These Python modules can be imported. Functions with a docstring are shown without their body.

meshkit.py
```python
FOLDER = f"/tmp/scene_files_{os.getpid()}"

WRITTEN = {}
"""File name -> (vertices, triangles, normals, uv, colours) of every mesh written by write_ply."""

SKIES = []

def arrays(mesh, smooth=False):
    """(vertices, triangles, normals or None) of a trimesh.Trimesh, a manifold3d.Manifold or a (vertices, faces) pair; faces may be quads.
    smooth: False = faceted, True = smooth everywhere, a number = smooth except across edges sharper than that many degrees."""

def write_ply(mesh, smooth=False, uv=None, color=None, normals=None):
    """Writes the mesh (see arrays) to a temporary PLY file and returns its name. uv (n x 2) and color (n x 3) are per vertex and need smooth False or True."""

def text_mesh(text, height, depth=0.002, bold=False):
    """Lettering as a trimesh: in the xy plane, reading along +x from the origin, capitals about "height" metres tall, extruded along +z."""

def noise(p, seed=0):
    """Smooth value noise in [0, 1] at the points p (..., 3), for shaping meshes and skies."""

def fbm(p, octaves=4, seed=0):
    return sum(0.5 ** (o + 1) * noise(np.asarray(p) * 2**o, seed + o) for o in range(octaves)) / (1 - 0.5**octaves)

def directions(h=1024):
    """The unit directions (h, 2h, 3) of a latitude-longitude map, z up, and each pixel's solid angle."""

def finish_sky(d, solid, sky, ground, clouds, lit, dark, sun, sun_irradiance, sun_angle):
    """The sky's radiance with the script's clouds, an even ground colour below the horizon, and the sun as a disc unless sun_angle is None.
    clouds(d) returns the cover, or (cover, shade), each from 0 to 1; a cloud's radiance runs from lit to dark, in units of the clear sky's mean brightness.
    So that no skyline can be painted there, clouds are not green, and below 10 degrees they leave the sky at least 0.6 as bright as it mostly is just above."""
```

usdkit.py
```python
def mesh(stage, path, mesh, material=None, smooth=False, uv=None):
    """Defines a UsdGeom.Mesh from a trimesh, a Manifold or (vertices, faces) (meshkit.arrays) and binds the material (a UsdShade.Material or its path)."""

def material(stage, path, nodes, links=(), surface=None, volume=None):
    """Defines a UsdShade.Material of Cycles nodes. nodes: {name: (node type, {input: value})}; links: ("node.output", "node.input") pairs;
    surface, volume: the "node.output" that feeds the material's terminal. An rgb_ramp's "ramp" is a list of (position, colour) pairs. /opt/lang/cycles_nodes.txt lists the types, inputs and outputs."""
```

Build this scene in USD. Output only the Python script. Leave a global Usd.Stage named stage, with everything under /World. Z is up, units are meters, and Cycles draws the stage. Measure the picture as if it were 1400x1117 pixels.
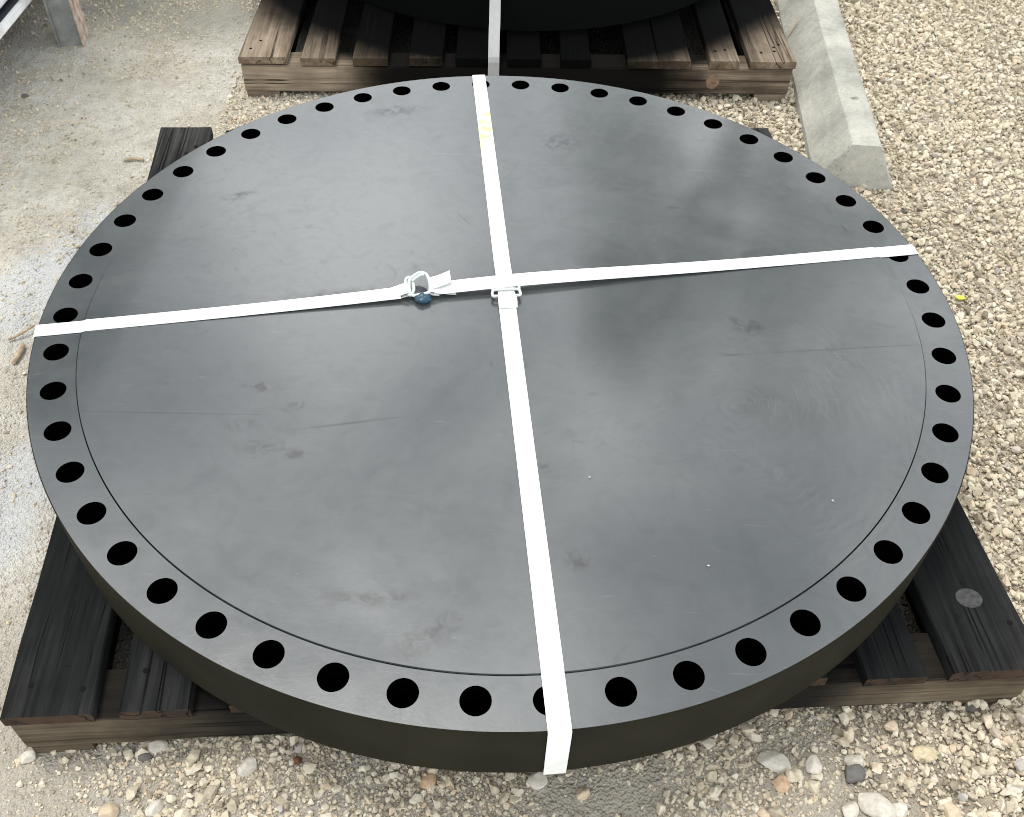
import math, random
import numpy as np, trimesh, shapely, usdkit, meshkit
from shapely.geometry import Polygon, Point
from pxr import Usd, UsdGeom, UsdLux, UsdShade, Gf, Sdf, Vt

stage = Usd.Stage.CreateInMemory()
UsdGeom.SetStageUpAxis(stage, UsdGeom.Tokens.z)
UsdGeom.SetStageMetersPerUnit(stage, 1.0)
UsdGeom.Xform.Define(stage, '/World')
UsdGeom.Scope.Define(stage, '/World/Looks')
PI = math.pi

# ------------------------------------------------------------------ camera
F_PX, PITCH, ROLL = 1321.5, 0.823526, 0.0336551
EYE = np.array([0.0223083, -1.516237, 1.309831])
fw = np.array([0, math.cos(PITCH), -math.sin(PITCH)])
r0 = np.array([1.0, 0, 0]); u0 = np.cross(r0, fw)
rr = math.cos(ROLL) * r0 + math.sin(ROLL) * u0
uu = -math.sin(ROLL) * r0 + math.cos(ROLL) * u0
cam = UsdGeom.Camera.Define(stage, '/World/camera')
M4 = Gf.Matrix4d(*rr, 0, *uu, 0, *(-fw), 0, *EYE, 1)
cam.AddTransformOp().Set(M4)
cam.CreateHorizontalApertureAttr(36.0)
cam.CreateVerticalApertureAttr(36.0 * 817 / 1024)
cam.CreateFocalLengthAttr(36.0 * F_PX / 1400)
cam.CreateClippingRangeAttr(Gf.Vec2f(0.05, 2000))
cam.CreateFStopAttr(0.0)
cam.GetPrim().CreateAttribute('exposure', Sdf.ValueTypeNames.Float).Set(0.0)
EXPOSURE = 0.68
cam.CreateExposureAttr(EXPOSURE)

# ------------------------------------------------------------------ sky and sun (bright overcast)
SUN_EL, SUN_ROT = math.radians(73), math.radians(-50)
sky = UsdLux.DomeLight.Define(stage, '/World/sky')
sky.CreateIntensityAttr(1.0)
sm = usdkit.material(stage, '/World/Looks/sky', {
    'tc': ('texture_coordinate', {}), 'cmap': ('mapping', {'mapping_type': 'point', 'location': (3.3, 0.3, 3.7)}),
    'sky': ('sky_texture', {'sky_type': 'single_scattering', 'sun_disc': False, 'sun_elevation': SUN_EL, 'sun_rotation': SUN_ROT}),
    'n': ('noise_texture', {'scale': 3.0, 'detail': 5.0, 'roughness': 0.5, 'distortion': 0.5}),
    'cr': ('rgb_ramp', {'ramp': [(0.34, (2.4, 2.6, 2.85)), (0.5, (8.0, 8.3, 8.5)), (0.66, (18.0, 18.3, 18.3))]}),
    'cover': ('rgb_ramp', {'ramp': [(0.25, (0.82, 0.82, 0.82)), (0.5, (0.95, 0.95, 0.95))]}),
    'mix': ('mix_color', {'blend_type': 'mix', 'use_clamp': False}),
    'bw': ('rgb_to_bw', {}),
    'bg': ('background_shader', {'strength': 0.11}),
}, [('tc.generated', 'cmap.vector'), ('cmap.vector', 'n.vector'), ('n.fac', 'cr.fac'), ('n.fac', 'cover.fac'), ('cover.color', 'bw.color'), ('bw.val', 'mix.fac'),
    ('sky.color', 'mix.a'), ('cr.color', 'mix.b'), ('mix.result', 'bg.color')], surface='bg.background')
UsdShade.MaterialBindingAPI.Apply(sky.GetPrim()).Bind(sm)
sky.GetPrim().SetCustomDataByKey('kind', 'structure')
sun = UsdLux.DistantLight.Define(stage, '/World/sun')
sun.CreateNormalizeAttr(True); sun.CreateIntensityAttr(0.40); sun.CreateAngleAttr(18.0); sun.CreateColorAttr(Gf.Vec3f(1.0, 0.95, 0.88))
sd = np.array([math.sin(SUN_ROT) * math.cos(SUN_EL), math.cos(SUN_ROT) * math.cos(SUN_EL), math.sin(SUN_EL)])
zx = sd; xx = np.cross([0, 0, 1.0], zx); xx /= np.linalg.norm(xx); yy = np.cross(zx, xx)
sun.AddTransformOp().Set(Gf.Matrix4d(*xx, 0, *yy, 0, *zx, 0, 0, 0, 20, 1))

# ------------------------------------------------------------------ helpers
taken = {}
def path_for(name, parent=None):
    base = parent.GetPath().pathString if parent is not None else '/World'
    k = (base, name); n = taken.get(k, 0); taken[k] = n + 1
    return f'{base}/{name}' + (f'_{n:03d}' if n else '')

def obj(name, mesh, mat, parent=None, smooth=False):
    return usdkit.mesh(stage, path_for(name, parent), mesh, mat, smooth).GetPrim()

def tag(o, label=None, cat=None, group=None, kind=None):
    for k, v in (('label', label), ('category', cat), ('group', group), ('kind', kind)):
        if v: o.SetCustomDataByKey(k, v)
    return o

def thing(name, label, cat, loc=(0, 0, 0), rz=0.0, group=None):
    x = UsdGeom.Xform.Define(stage, path_for(name))
    x.AddTranslateOp().Set(Gf.Vec3d(*map(float, loc)))
    if rz: x.AddRotateZOp().Set(math.degrees(rz))
    return tag(x.GetPrim(), label, cat, group)

def mat(name, nodes, links, surface='p.BSDF'):
    return usdkit.material(stage, '/World/Looks/' + name, nodes, links, surface=surface)

def tm(v, f): return trimesh.Trimesh(np.asarray(v, float), np.asarray(f, int), process=False)
def cat(L): return trimesh.util.concatenate(L)

def hexa(c8):
    """closed box from 8 corners: bottom 4 (ccw) then top 4"""
    f = [[0, 3, 2, 1], [4, 5, 6, 7], [0, 1, 5, 4], [1, 2, 6, 5], [2, 3, 7, 6], [3, 0, 4, 7]]
    t = []
    for a, b, c, d in f: t += [[a, b, c], [a, c, d]]
    return tm(c8, t)

def tube(P, r, n=10, closed=False):
    P = np.asarray(P, float); m = len(P)
    T = (np.roll(P, -1, 0) - np.roll(P, 1, 0)) if closed else np.gradient(P, axis=0)
    T /= np.linalg.norm(T, axis=1, keepdims=True)
    V = []
    up = np.array([0.03, 0.05, 1.0]); 
    N = np.cross(T[0], up); N /= np.linalg.norm(N)
    for i in range(m):
        N = N - T[i] * (N @ T[i]); N /= np.linalg.norm(N); B = np.cross(T[i], N)
        a = np.linspace(0, 2 * PI, n, endpoint=False)
        V.append(P[i] + r * (np.cos(a)[:, None] * N + np.sin(a)[:, None] * B))
    V = np.vstack(V); F = []
    for i in range(m if closed else m - 1):
        j = (i + 1) % m
        for k in range(n):
            l = (k + 1) % n
            F += [[i * n + k, i * n + l, j * n + l], [i * n + k, j * n + l, j * n + k]]
    if not closed:
        for k in range(1, n - 1):
            F.append([0, k + 1, k]); b = (m - 1) * n; F.append([b, b + k, b + k + 1])
    return tm(V, F)

def smooth_path(P, n=12, closed=False):
    P = np.asarray(P, float)
    if closed: P = np.vstack([P[-1], P, P[0], P[1]])
    else: P = np.vstack([2 * P[0] - P[1], P, 2 * P[-1] - P[-2]])
    out = []
    for i in range(1, len(P) - 2):
        for t in np.linspace(0, 1, n, endpoint=False):
            a, b, c, d = P[i - 1:i + 3]
            out.append(0.5 * ((2 * b) + (c - a) * t + (2 * a - 5 * b + 4 * c - d) * t ** 2 + (3 * b - a - 3 * c + d) * t ** 3))
    if not closed: out.append(P[-2])
    return np.array(out)

def ribbon(P, W, th, widths):
    """solid strip: centre line P, width direction W (n x 3, unit), thickness along the normal"""
    P = np.asarray(P, float); n = len(P); W = np.asarray(W, float)
    T = np.gradient(P, axis=0); T /= np.linalg.norm(T, axis=1, keepdims=True)
    N = np.cross(W, T); N /= np.linalg.norm(N, axis=1, keepdims=True)
    w = np.broadcast_to(np.asarray(widths, float), (n,))[:, None] / 2
    e = 0.0022
    prof = [(-1, 0, 0), (1, 0, 0), (1, 0, 1), (0, 1, 1.0), (0, -1, 1.0), (-1, 0, 1)]
    rows = [P - W * w, P + W * w, P + W * w + N * th * 0.75, P + W * (w - e) + N * th, P - W * (w - e) + N * th, P - W * w + N * th * 0.75]
    V = np.stack(rows, 1).reshape(-1, 3); k = len(rows); F = []
    for i in range(n - 1):
        for j in range(k):
            l = (j + 1) % k
            F += [[i * k + j, i * k + l, (i + 1) * k + l], [i * k + j, (i + 1) * k + l, (i + 1) * k + j]]
    for j in range(1, k - 1):
        F.append([0, j + 1, j]); b = (n - 1) * k; F.append([b, b + j, b + j + 1])
    m = tm(V, F); m.fix_normals(); return m

def revolve_ring(profile, n=512):
    """closed profile of (r, z) revolved about z"""
    pr = np.asarray(profile, float); m = len(pr); a = np.linspace(0, 2 * PI, n, endpoint=False)
    V = np.stack([pr[None, :, 0] * np.cos(a)[:, None], pr[None, :, 0] * np.sin(a)[:, None], np.broadcast_to(pr[None, :, 1], (n, m))], -1).reshape(-1, 3)
    F = []
    for i in range(n):
        j = (i + 1) % n
        for k in range(m):
            l = (k + 1) % m
            F += [[i * m + k, j * m + k, j * m + l], [i * m + k, j * m + l, i * m + l]]
    t = tm(V, F); t.fix_normals(); return t

# ------------------------------------------------------------------ materials
def flange_material(name, marks, lines):
    nodes = {
        'g': ('geometry', {}),
        'n1': ('noise_texture', {'scale': 2.3, 'detail': 4.0, 'roughness': 0.55, 'distortion': 0.8}),
        'n2': ('noise_texture', {'scale': 14.0, 'detail': 4.0, 'roughness': 0.6, 'distortion': 1.5}),
        'n3': ('noise_texture', {'scale': 140.0, 'detail': 3.0, 'roughness': 0.6}),
        'base': ('rgb_ramp', {'ramp': [(0.3, (0.026, 0.030, 0.031)), (0.5, (0.038, 0.0425, 0.044)), (0.72, (0.055, 0.060, 0.060))]}),
        'ro': ('map_range', {'from_min': 0.3, 'from_max': 0.7, 'to_min': 0.20, 'to_max': 0.34, 'clamp': True}),
        'ro2': ('math', {'math_type': 'multiply_add', 'value2': 0.10, 'value3': -0.05}),
        'ro3': ('math', {'math_type': 'add'}),
        # finger-swirl ripples in the paint, only in patches
        'wmp': ('mapping', {'mapping_type': 'point', 'location': (-0.45, 0.22, 0.0), 'scale': (1.0, 0.8, 1.0)}),
        'w': ('wave_texture', {'scale': 17.0, 'distortion': 6.5, 'detail': 1.5, 'detail_scale': 1.3, 'wave_type': 'rings', 'rings_direction': 'z'}),
        'wm': ('noise_texture', {'scale': 6.5, 'detail': 1.5}),
        'wmr': ('map_range', {'from_min': 0.45, 'from_max': 0.60, 'to_min': 0.0, 'to_max': 1.0, 'clamp': True}),
        'wh': ('math', {'math_type': 'multiply'}),
        'h1': ('math', {'math_type': 'multiply_add', 'value2': 0.34}),
        'h2': ('math', {'math_type': 'multiply_add', 'value2': 0.05}),
        'nw': ('noise_texture', {'scale': 3.5, 'detail': 1.5, 'roughness': 0.5}),
        # scratches
        'sm': ('mapping', {'mapping_type': 'point', 'rotation': (0, 0, 0.9), 'scale': (3.0, 30.0, 1.0)}),
        'sn': ('noise_texture', {'scale': 2.4, 'detail': 3.0, 'roughness': 0.55, 'distortion': 2.2}),
        'sr': ('map_range', {'from_min': 0.66, 'from_max': 0.74, 'to_min': 0.0, 'to_max': 1.0, 'clamp': True}),
        'streak': ('noise_texture', {'scale': 46.0, 'detail': 5.0, 'roughness': 0.65, 'distortion': 0.7}),
        'stk': ('map_range', {'from_min': 0.42, 'from_max': 0.72, 'to_min': 0.0, 'to_max': 1.0, 'clamp': True}),
        'smk': ('map_range', {'from_min': 0.58, 'from_max': 0.78, 'to_min': 0.0, 'to_max': 0.45, 'clamp': True}),
        'mulm': ('math', {'math_type': 'multiply', 'use_clamp': True}),
        'addm': ('math', {'math_type': 'add', 'use_clamp': True}),
        'dark': ('mix_color', {'blend_type': 'mix', 'b': (0.014, 0.014, 0.015)}),
        'light': ('mix_color', {'blend_type': 'mix', 'b': (0.15, 0.155, 0.15)}),
        'lf': ('math', {'math_type': 'multiply', 'value2': 0.20}),
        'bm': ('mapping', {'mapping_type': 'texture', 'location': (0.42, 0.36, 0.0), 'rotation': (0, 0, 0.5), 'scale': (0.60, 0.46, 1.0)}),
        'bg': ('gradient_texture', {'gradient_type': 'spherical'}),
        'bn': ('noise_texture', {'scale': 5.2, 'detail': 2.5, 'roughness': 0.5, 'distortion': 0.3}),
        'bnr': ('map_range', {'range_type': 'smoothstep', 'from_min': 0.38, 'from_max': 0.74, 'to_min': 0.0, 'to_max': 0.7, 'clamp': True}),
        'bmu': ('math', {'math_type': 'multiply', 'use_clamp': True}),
        'cw': ('map_range', {'from_min': 0.3, 'from_max': 0.7, 'to_min': 0.75, 'to_max': 1.2, 'clamp': True}),
        'cs': ('math', {'math_type': 'multiply_add', 'value2': -0.75, 'value3': 1.0}),
        'ck1': ('math', {'math_type': 'multiply_add', 'value2': -0.52, 'value3': 1.0}), 'cm3': ('math', {'math_type': 'multiply', 'use_clamp': True}),
        'vn': ('noise_texture', {'scale': 4.2, 'detail': 3.5, 'roughness': 0.6, 'distortion': 1.3}), 'vs': ('math', {'math_type': 'subtract', 'value2': 0.52}), 'va': ('math', {'math_type': 'absolute'}),
        'vr': ('map_range', {'from_min': 0.0, 'from_max': 0.007, 'to_min': 0.4, 'to_max': 0.0, 'clamp': True}), 'vk': ('map_range', {'from_min': 0.46, 'from_max': 0.60, 'to_min': 0.0, 'to_max': 1.0, 'clamp': True}), 'vf': ('math', {'math_type': 'multiply'}),
        'spk': ('voronoi_texture', {'scale': 21.0, 'randomness': 1.0}), 'spr': ('map_range', {'from_min': 0.035, 'from_max': 0.055, 'to_min': 0.8, 'to_max': 0.0, 'clamp': True}), 'spm': ('map_range', {'from_min': 0.52, 'from_max': 0.56, 'to_min': 0.0, 'to_max': 1.0, 'clamp': True}), 'spf': ('math', {'math_type': 'multiply'}),
        'ad2': ('math', {'math_type': 'maximum'}), 'ad3': ('math', {'math_type': 'maximum'}), 'ad4': ('math', {'math_type': 'add', 'use_clamp': True}), 'smf': ('math', {'math_type': 'multiply', 'value2': 0.5}),
        'cm2': ('math', {'math_type': 'multiply', 'use_clamp': True}),
        'rg': ('mapping', {'mapping_type': 'texture', 'location': (0.60, -0.36, 0.0), 'scale': (0.24, 0.36, 1.0)}), 'rgg': ('gradient_texture', {'gradient_type': 'spherical'}),
        'rgm': ('math', {'math_type': 'multiply'}), 'rgs': ('math', {'math_type': 'multiply', 'value2': 2.2, 'use_clamp': True}),
        'stain_or_reflection': ('mix_color', {'blend_type': 'mix', 'b': (0.016, 0.018, 0.020)}),  # tree reflections painted into the face colour as soft dark blotches
        'romk': ('math', {'math_type': 'multiply_add', 'value2': 0.06}),
        'bump': ('bump', {'strength': 0.6, 'distance': 0.004}),
        'p': ('principled_bsdf', {'specular_ior_level': 0.75, 'ior': 1.5, 'coat_weight': 1.0, 'coat_roughness': 0.11, 'coat_ior': 1.55}),
    }
    links = [('g.position', 'n1.vector'), ('g.position', 'n2.vector'), ('g.position', 'n3.vector'), ('g.position', 'wmp.vector'), ('wmp.vector', 'w.vector'), ('g.position', 'wm.vector'), ('g.position', 'nw.vector'),
             ('n1.fac', 'base.fac'), ('n1.fac', 'ro.value'), ('n2.fac', 'ro2.value1'), ('ro.result', 'ro3.value1'), ('ro2.value', 'ro3.value2'),
             ('n2.fac', 'cw.value'), ('bmu.value', 'cs.value1'), ('cw.result', 'cm2.value1'), ('cs.value', 'cm2.value2'), ('cm2.value', 'cm3.value1'), ('ad3.value', 'ck1.value1'), ('ck1.value', 'cm3.value2'), ('cm3.value', 'p.coat_weight'),
             ('g.position', 'vn.vector'), ('vn.fac', 'vs.value1'), ('vs.value', 'va.value1'), ('va.value', 'vr.value'), ('n1.fac', 'vk.value'), ('vr.result', 'vf.value1'), ('vk.result', 'vf.value2'),
             ('g.position', 'spk.vector'), ('spk.distance', 'spr.value'), ('n2.fac', 'spm.value'), ('spr.result', 'spf.value1'), ('spm.result', 'spf.value2'),
             ('addm.value', 'ad2.value1'), ('vf.value', 'ad2.value2'), ('ad2.value', 'ad4.value1'), ('smk.result', 'smf.value1'), ('smf.value', 'ad4.value2'), ('ad4.value', 'ad3.value1'), ('spf.value', 'ad3.value2'),
             ('g.position', 'rg.vector'), ('rg.vector', 'rgg.vector'), ('rgg.fac', 'rgs.value1'), ('rgs.value', 'rgm.value1'), ('wmr.result', 'rgm.value2'),
             ('wm.fac', 'wmr.value'), ('w.fac', 'wh.value1'), ('rgm.value', 'wh.value2'),
             ('wh.value', 'h1.value1'), ('nw.fac', 'h1.value3'), ('n3.fac', 'h2.value1'), ('h1.value', 'h2.value3'), ('h2.value', 'bump.height'),
             ('g.position', 'sm.vector'), ('sm.vector', 'sn.vector'), ('sn.fac', 'sr.value'), ('sr.result', 'lf.value1'),
             ('g.position', 'streak.vector'), ('streak.fac', 'stk.value'), ('n2.fac', 'smk.value')]
    last = None
    for i, (x, y, rx, ry, a) in enumerate(marks):
        nodes[f'mm{i}'] = ('mapping', {'mapping_type': 'texture', 'location': (x, y, 0.0), 'rotation': (0, 0, a), 'scale': (rx, ry, 1.0)})
        nodes[f'mg{i}'] = ('gradient_texture', {'gradient_type': 'spherical'})
        links += [('g.position', f'mm{i}.vector'), (f'mm{i}.vector', f'mg{i}.vector')]
        if last is None: last = f'mg{i}.fac'
        else:
            nodes[f'ma{i}'] = ('math', {'math_type': 'maximum'})
            links += [(last, f'ma{i}.value1'), (f'mg{i}.fac', f'ma{i}.value2')]; last = f'ma{i}.value'
    nodes['mx'] = ('math', {'math_type': 'multiply', 'value2': 2.4})
    links += [(last, 'mx.value1'), ('mx.value', 'mulm.value1'), ('stk.result', 'mulm.value2')]
    llast = None
    for i, (x, y, rx, ry, a) in enumerate(lines):
        nodes[f'lm{i}'] = ('mapping', {'mapping_type': 'texture', 'location': (x, y, 0.0), 'rotation': (0, 0, a), 'scale': (rx, ry, 1.0)})
        nodes[f'lg{i}'] = ('gradient_texture', {'gradient_type': 'spherical'})
        links += [('g.position', f'lm{i}.vector'), (f'lm{i}.vector', f'lg{i}.vector')]
        if llast is None: llast = f'lg{i}.fac'
        else:
            nodes[f'la{i}'] = ('math', {'math_type': 'maximum'})
            links += [(llast, f'la{i}.value1'), (f'lg{i}.fac', f'la{i}.value2')]; llast = f'la{i}.value'
    links += [('mulm.value', 'addm.value1'), (llast, 'addm.value2'), ('base.color', 'light.a'), ('lf.value', 'light.fac'),
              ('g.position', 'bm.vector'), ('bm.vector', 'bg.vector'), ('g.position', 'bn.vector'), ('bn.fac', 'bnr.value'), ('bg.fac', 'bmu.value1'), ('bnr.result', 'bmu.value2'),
              ('light.result', 'stain_or_reflection.a'), ('bmu.value', 'stain_or_reflection.fac'), ('stain_or_reflection.result', 'dark.a'), ('ad3.value', 'dark.fac'), ('dark.result', 'p.base_color'),
              ('ad3.value', 'romk.value1'), ('ro3.value', 'romk.value3'), ('romk.value', 'p.roughness'), ('bump.normal', 'p.normal')]
    return mat(name, nodes, links)

MARKS = [(-0.45, -0.271, 0.045, 0.018, 0.05), (-0.377, -0.32, 0.03, 0.016, 0.3), (-0.465, -0.367, 0.032, 0.02, 0.2), (-0.419, -0.414, 0.05, 0.024, 0.1),
         (-0.356, -0.431, 0.05, 0.018, 0), (0.385, 0.336, 0.03, 0.012, -0.1), (0.489, -0.056, 0.07, 0.03, -0.35), (0.082, -0.437, 0.012, 0.03, 0.2),
         (0.137, -0.633, 0.03, 0.03, 0.2), (-0.09, -0.775, 0.09, 0.035, 0.7), (-0.2, -0.72, 0.10, 0.022, 0.1), (-0.27, 0.0, 0.22, 0.03, 0.1),
         (0.12, 0.60, 0.06, 0.05, 0.4), (-0.3, 0.72, 0.1, 0.03, 0.2), (0.54, 0.18, 0.06, 0.02, 0.3), (-0.62, 0.33, 0.05, 0.02, 0.4), (0.2, 0.09, 0.02, 0.02, 0)]
LINES = [(0.449, -0.143, 0.03, 0.003, 0.04), (0.67, -0.115, 0.30, 0.0022, 0.125), (-0.27, -0.355, 0.14, 0.0045, 0.21), (-0.6, -0.345, 0.26, 0.002, 0.02),
         (0.043, -0.178, 0.014, 0.0022, 0.05), (0.047, -0.19, 0.003, 0.012, 0.2), (-0.02, -0.19, 0.003, 0.012, 0.3), (0.378, 0.340, 0.012, 0.003, 0.3),
         (-0.1, 0.27, 0.05, 0.0018, -0.9), (0.757, 0.285, 0.004, 0.02, 0.3)]
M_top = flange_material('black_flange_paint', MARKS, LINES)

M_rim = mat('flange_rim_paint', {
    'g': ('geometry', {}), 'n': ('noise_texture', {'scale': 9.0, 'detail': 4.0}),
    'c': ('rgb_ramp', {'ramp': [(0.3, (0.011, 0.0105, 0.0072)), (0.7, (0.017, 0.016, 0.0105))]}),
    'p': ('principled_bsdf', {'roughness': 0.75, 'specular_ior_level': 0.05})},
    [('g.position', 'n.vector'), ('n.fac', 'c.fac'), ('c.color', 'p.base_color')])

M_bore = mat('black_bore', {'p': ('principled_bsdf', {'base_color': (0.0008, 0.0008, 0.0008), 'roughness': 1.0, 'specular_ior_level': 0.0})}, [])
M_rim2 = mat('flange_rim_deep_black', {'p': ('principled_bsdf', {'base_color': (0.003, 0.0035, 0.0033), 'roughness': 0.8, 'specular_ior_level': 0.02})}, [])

def wood(name, ramp, paint, center, r_full, r_none, rough=0.8, spec=0.25, axis='y', grain=1.0, pmax=0.96, wob=0.22, ends=None, top=0.0):
    """grain runs along local y (or x); dark paint overspray fades with distance from the flange's centre"""
    sc = (34.0, 1.6, 34.0) if axis == 'y' else (1.6, 34.0, 34.0)
    fs = (210.0, 9.0, 210.0) if axis == 'y' else (9.0, 210.0, 210.0)
    nodes, links = ({
        'g': ('geometry', {}), 'tc': ('texture_coordinate', {}), 'oi': ('object_info', {}),
        'off': ('math', {'math_type': 'multiply', 'value2': 37.0}), 'offv': ('combine_xyz', {}),
        'va': ('mix_vector', {'fac': 0.5}),
        'mp': ('mapping', {'mapping_type': 'point', 'scale': sc}), 'mf': ('mapping', {'mapping_type': 'point', 'scale': fs}),
        'n': ('noise_texture', {'scale': 1.0, 'detail': 6.0, 'roughness': 0.62, 'distortion': 1.2}),
        'nf': ('noise_texture', {'scale': 1.0, 'detail': 4.0, 'roughness': 0.7}),
        'nb': ('noise_texture', {'scale': 7.0, 'detail': 4.0, 'roughness': 0.6}),
        'saw': ('mapping', {'mapping_type': 'point', 'rotation': (0, 0, 0.5), 'scale': (14.0, 150.0, 20.0)}),
        'sawn': ('noise_texture', {'scale': 1.0, 'detail': 2.0}),
        'f': ('math', {'math_type': 'multiply_add', 'value2': 0.55}), 'f2': ('math', {'math_type': 'multiply', 'value2': 0.45}),
        'cr': ('rgb_ramp', {'ramp': ramp}),
        'tint': ('math', {'math_type': 'multiply_add', 'value2': 0.5, 'value3': 0.75}),
        'hv': ('hsv', {'hue': 0.5, 'saturation': 1.0, 'fac': 1.0}),
        'blot': ('map_range', {'from_min': 0.35, 'from_max': 0.65, 'to_min': 0.50, 'to_max': 1.15, 'clamp': True}),
        'val': ('math', {'math_type': 'multiply'}),
        'crk': ('map_range', {'from_min': 0.30, 'from_max': 0.38, 'to_min': 0.75, 'to_max': 0.0, 'clamp': True}),
        'cm': ('mix_color', {'blend_type': 'mix', 'b': (0.012, 0.010, 0.008)}),
        'ck': ('mapping', {'mapping_type': 'point', 'scale': (52.0, 0.55, 52.0) if axis == 'y' else (0.55, 52.0, 52.0)}),
        'ckn': ('noise_texture', {'scale': 1.0, 'detail': 2.0, 'roughness': 0.5, 'distortion': 0.15}),
        'cks': ('math', {'math_type': 'subtract', 'value2': 0.5}), 'cka': ('math', {'math_type': 'absolute'}),
        'ckr': ('map_range', {'from_min': 0.0, 'from_max': 0.022, 'to_min': 1.0, 'to_max': 0.0, 'clamp': True}),
        'ckm': ('map_range', {'from_min': 0.46, 'from_max': 0.58, 'to_min': 0.0, 'to_max': 0.95, 'clamp': True}),
        'ckf': ('math', {'math_type': 'multiply'}), 'ckc': ('mix_color', {'blend_type': 'mix', 'b': (0.003, 0.003, 0.003)}), 'ckh': ('math', {'math_type': 'multiply_add', 'value2': -1.2}),
        'sub': ('mapping', {'mapping_type': 'point', 'location': (-center[0], -center[1], 0), 'scale': (1, 1, 0)}),
        'sx': ('separate_xyz', {}), 'x2': ('math', {'math_type': 'multiply'}), 'y2': ('math', {'math_type': 'multiply'}),
        'r2': ('math', {'math_type': 'add'}), 'rt': ('math', {'math_type': 'sqrt'}),
        'rn': ('math', {'math_type': 'multiply_add', 'value2': wob}),
        'pr': ('map_range', {'range_type': 'smoothstep', 'from_min': r_full + wob / 2, 'from_max': r_none + wob / 2, 'to_min': pmax, 'to_max': 0.0, 'clamp': True}),
        'pm': ('mix_color', {'blend_type': 'mix', 'b': paint}),
        'b': ('bump', {'strength': 0.8 * grain, 'distance': 0.003}),
        'bh': ('math', {'math_type': 'multiply_add', 'value2': 0.4}),
        'p': ('principled_bsdf', {'roughness': rough, 'specular_ior_level': spec})},
        [('oi.random', 'off.value1'), ('off.value', 'offv.x'), ('off.value', 'offv.y'), ('off.value', 'offv.z'),
         ('tc.object', 'va.a'), ('offv.vector', 'va.b'), ('va.result', 'mp.vector'), ('va.result', 'mf.vector'), ('va.result', 'saw.vector'), ('va.result', 'nb.vector'),
         ('mp.vector', 'n.vector'), ('mf.vector', 'nf.vector'), ('saw.vector', 'sawn.vector'),
         ('nf.fac', 'f2.value1'), ('n.fac', 'f.value1'), ('f2.value', 'f.value3'), ('f.value', 'cr.fac'),
         ('oi.random', 'tint.value1'), ('nb.fac', 'blot.value'), ('tint.value', 'val.value1'), ('blot.result', 'val.value2'), ('cr.color', 'hv.color'), ('val.value', 'hv.value'),
         ('n.fac', 'crk.value'), ('hv.color', 'cm.a'), ('crk.result', 'cm.fac'),
         ('g.position', 'sub.vector'), ('sub.vector', 'sx.vector'), ('sx.x', 'x2.value1'), ('sx.x', 'x2.value2'), ('sx.y', 'y2.value1'), ('sx.y', 'y2.value2'),
         ('x2.value', 'r2.value1'), ('y2.value', 'r2.value2'), ('r2.value', 'rt.value1'), ('nb.fac', 'rn.value1'), ('rt.value', 'rn.value3'), ('rn.value', 'pr.value'),
         ('cm.result', 'pm.a'), ('pr.result', 'pm.fac'), ('pm.result', 'p.base_color'),
         ('sawn.fac', 'bh.value1'), ('f.value', 'bh.value3'), ('bh.value', 'b.height'), ('b.normal', 'p.normal')])
    nodes['ns'] = ('separate_xyz', {}); links.append(('g.true_normal', 'ns.vector'))
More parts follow.
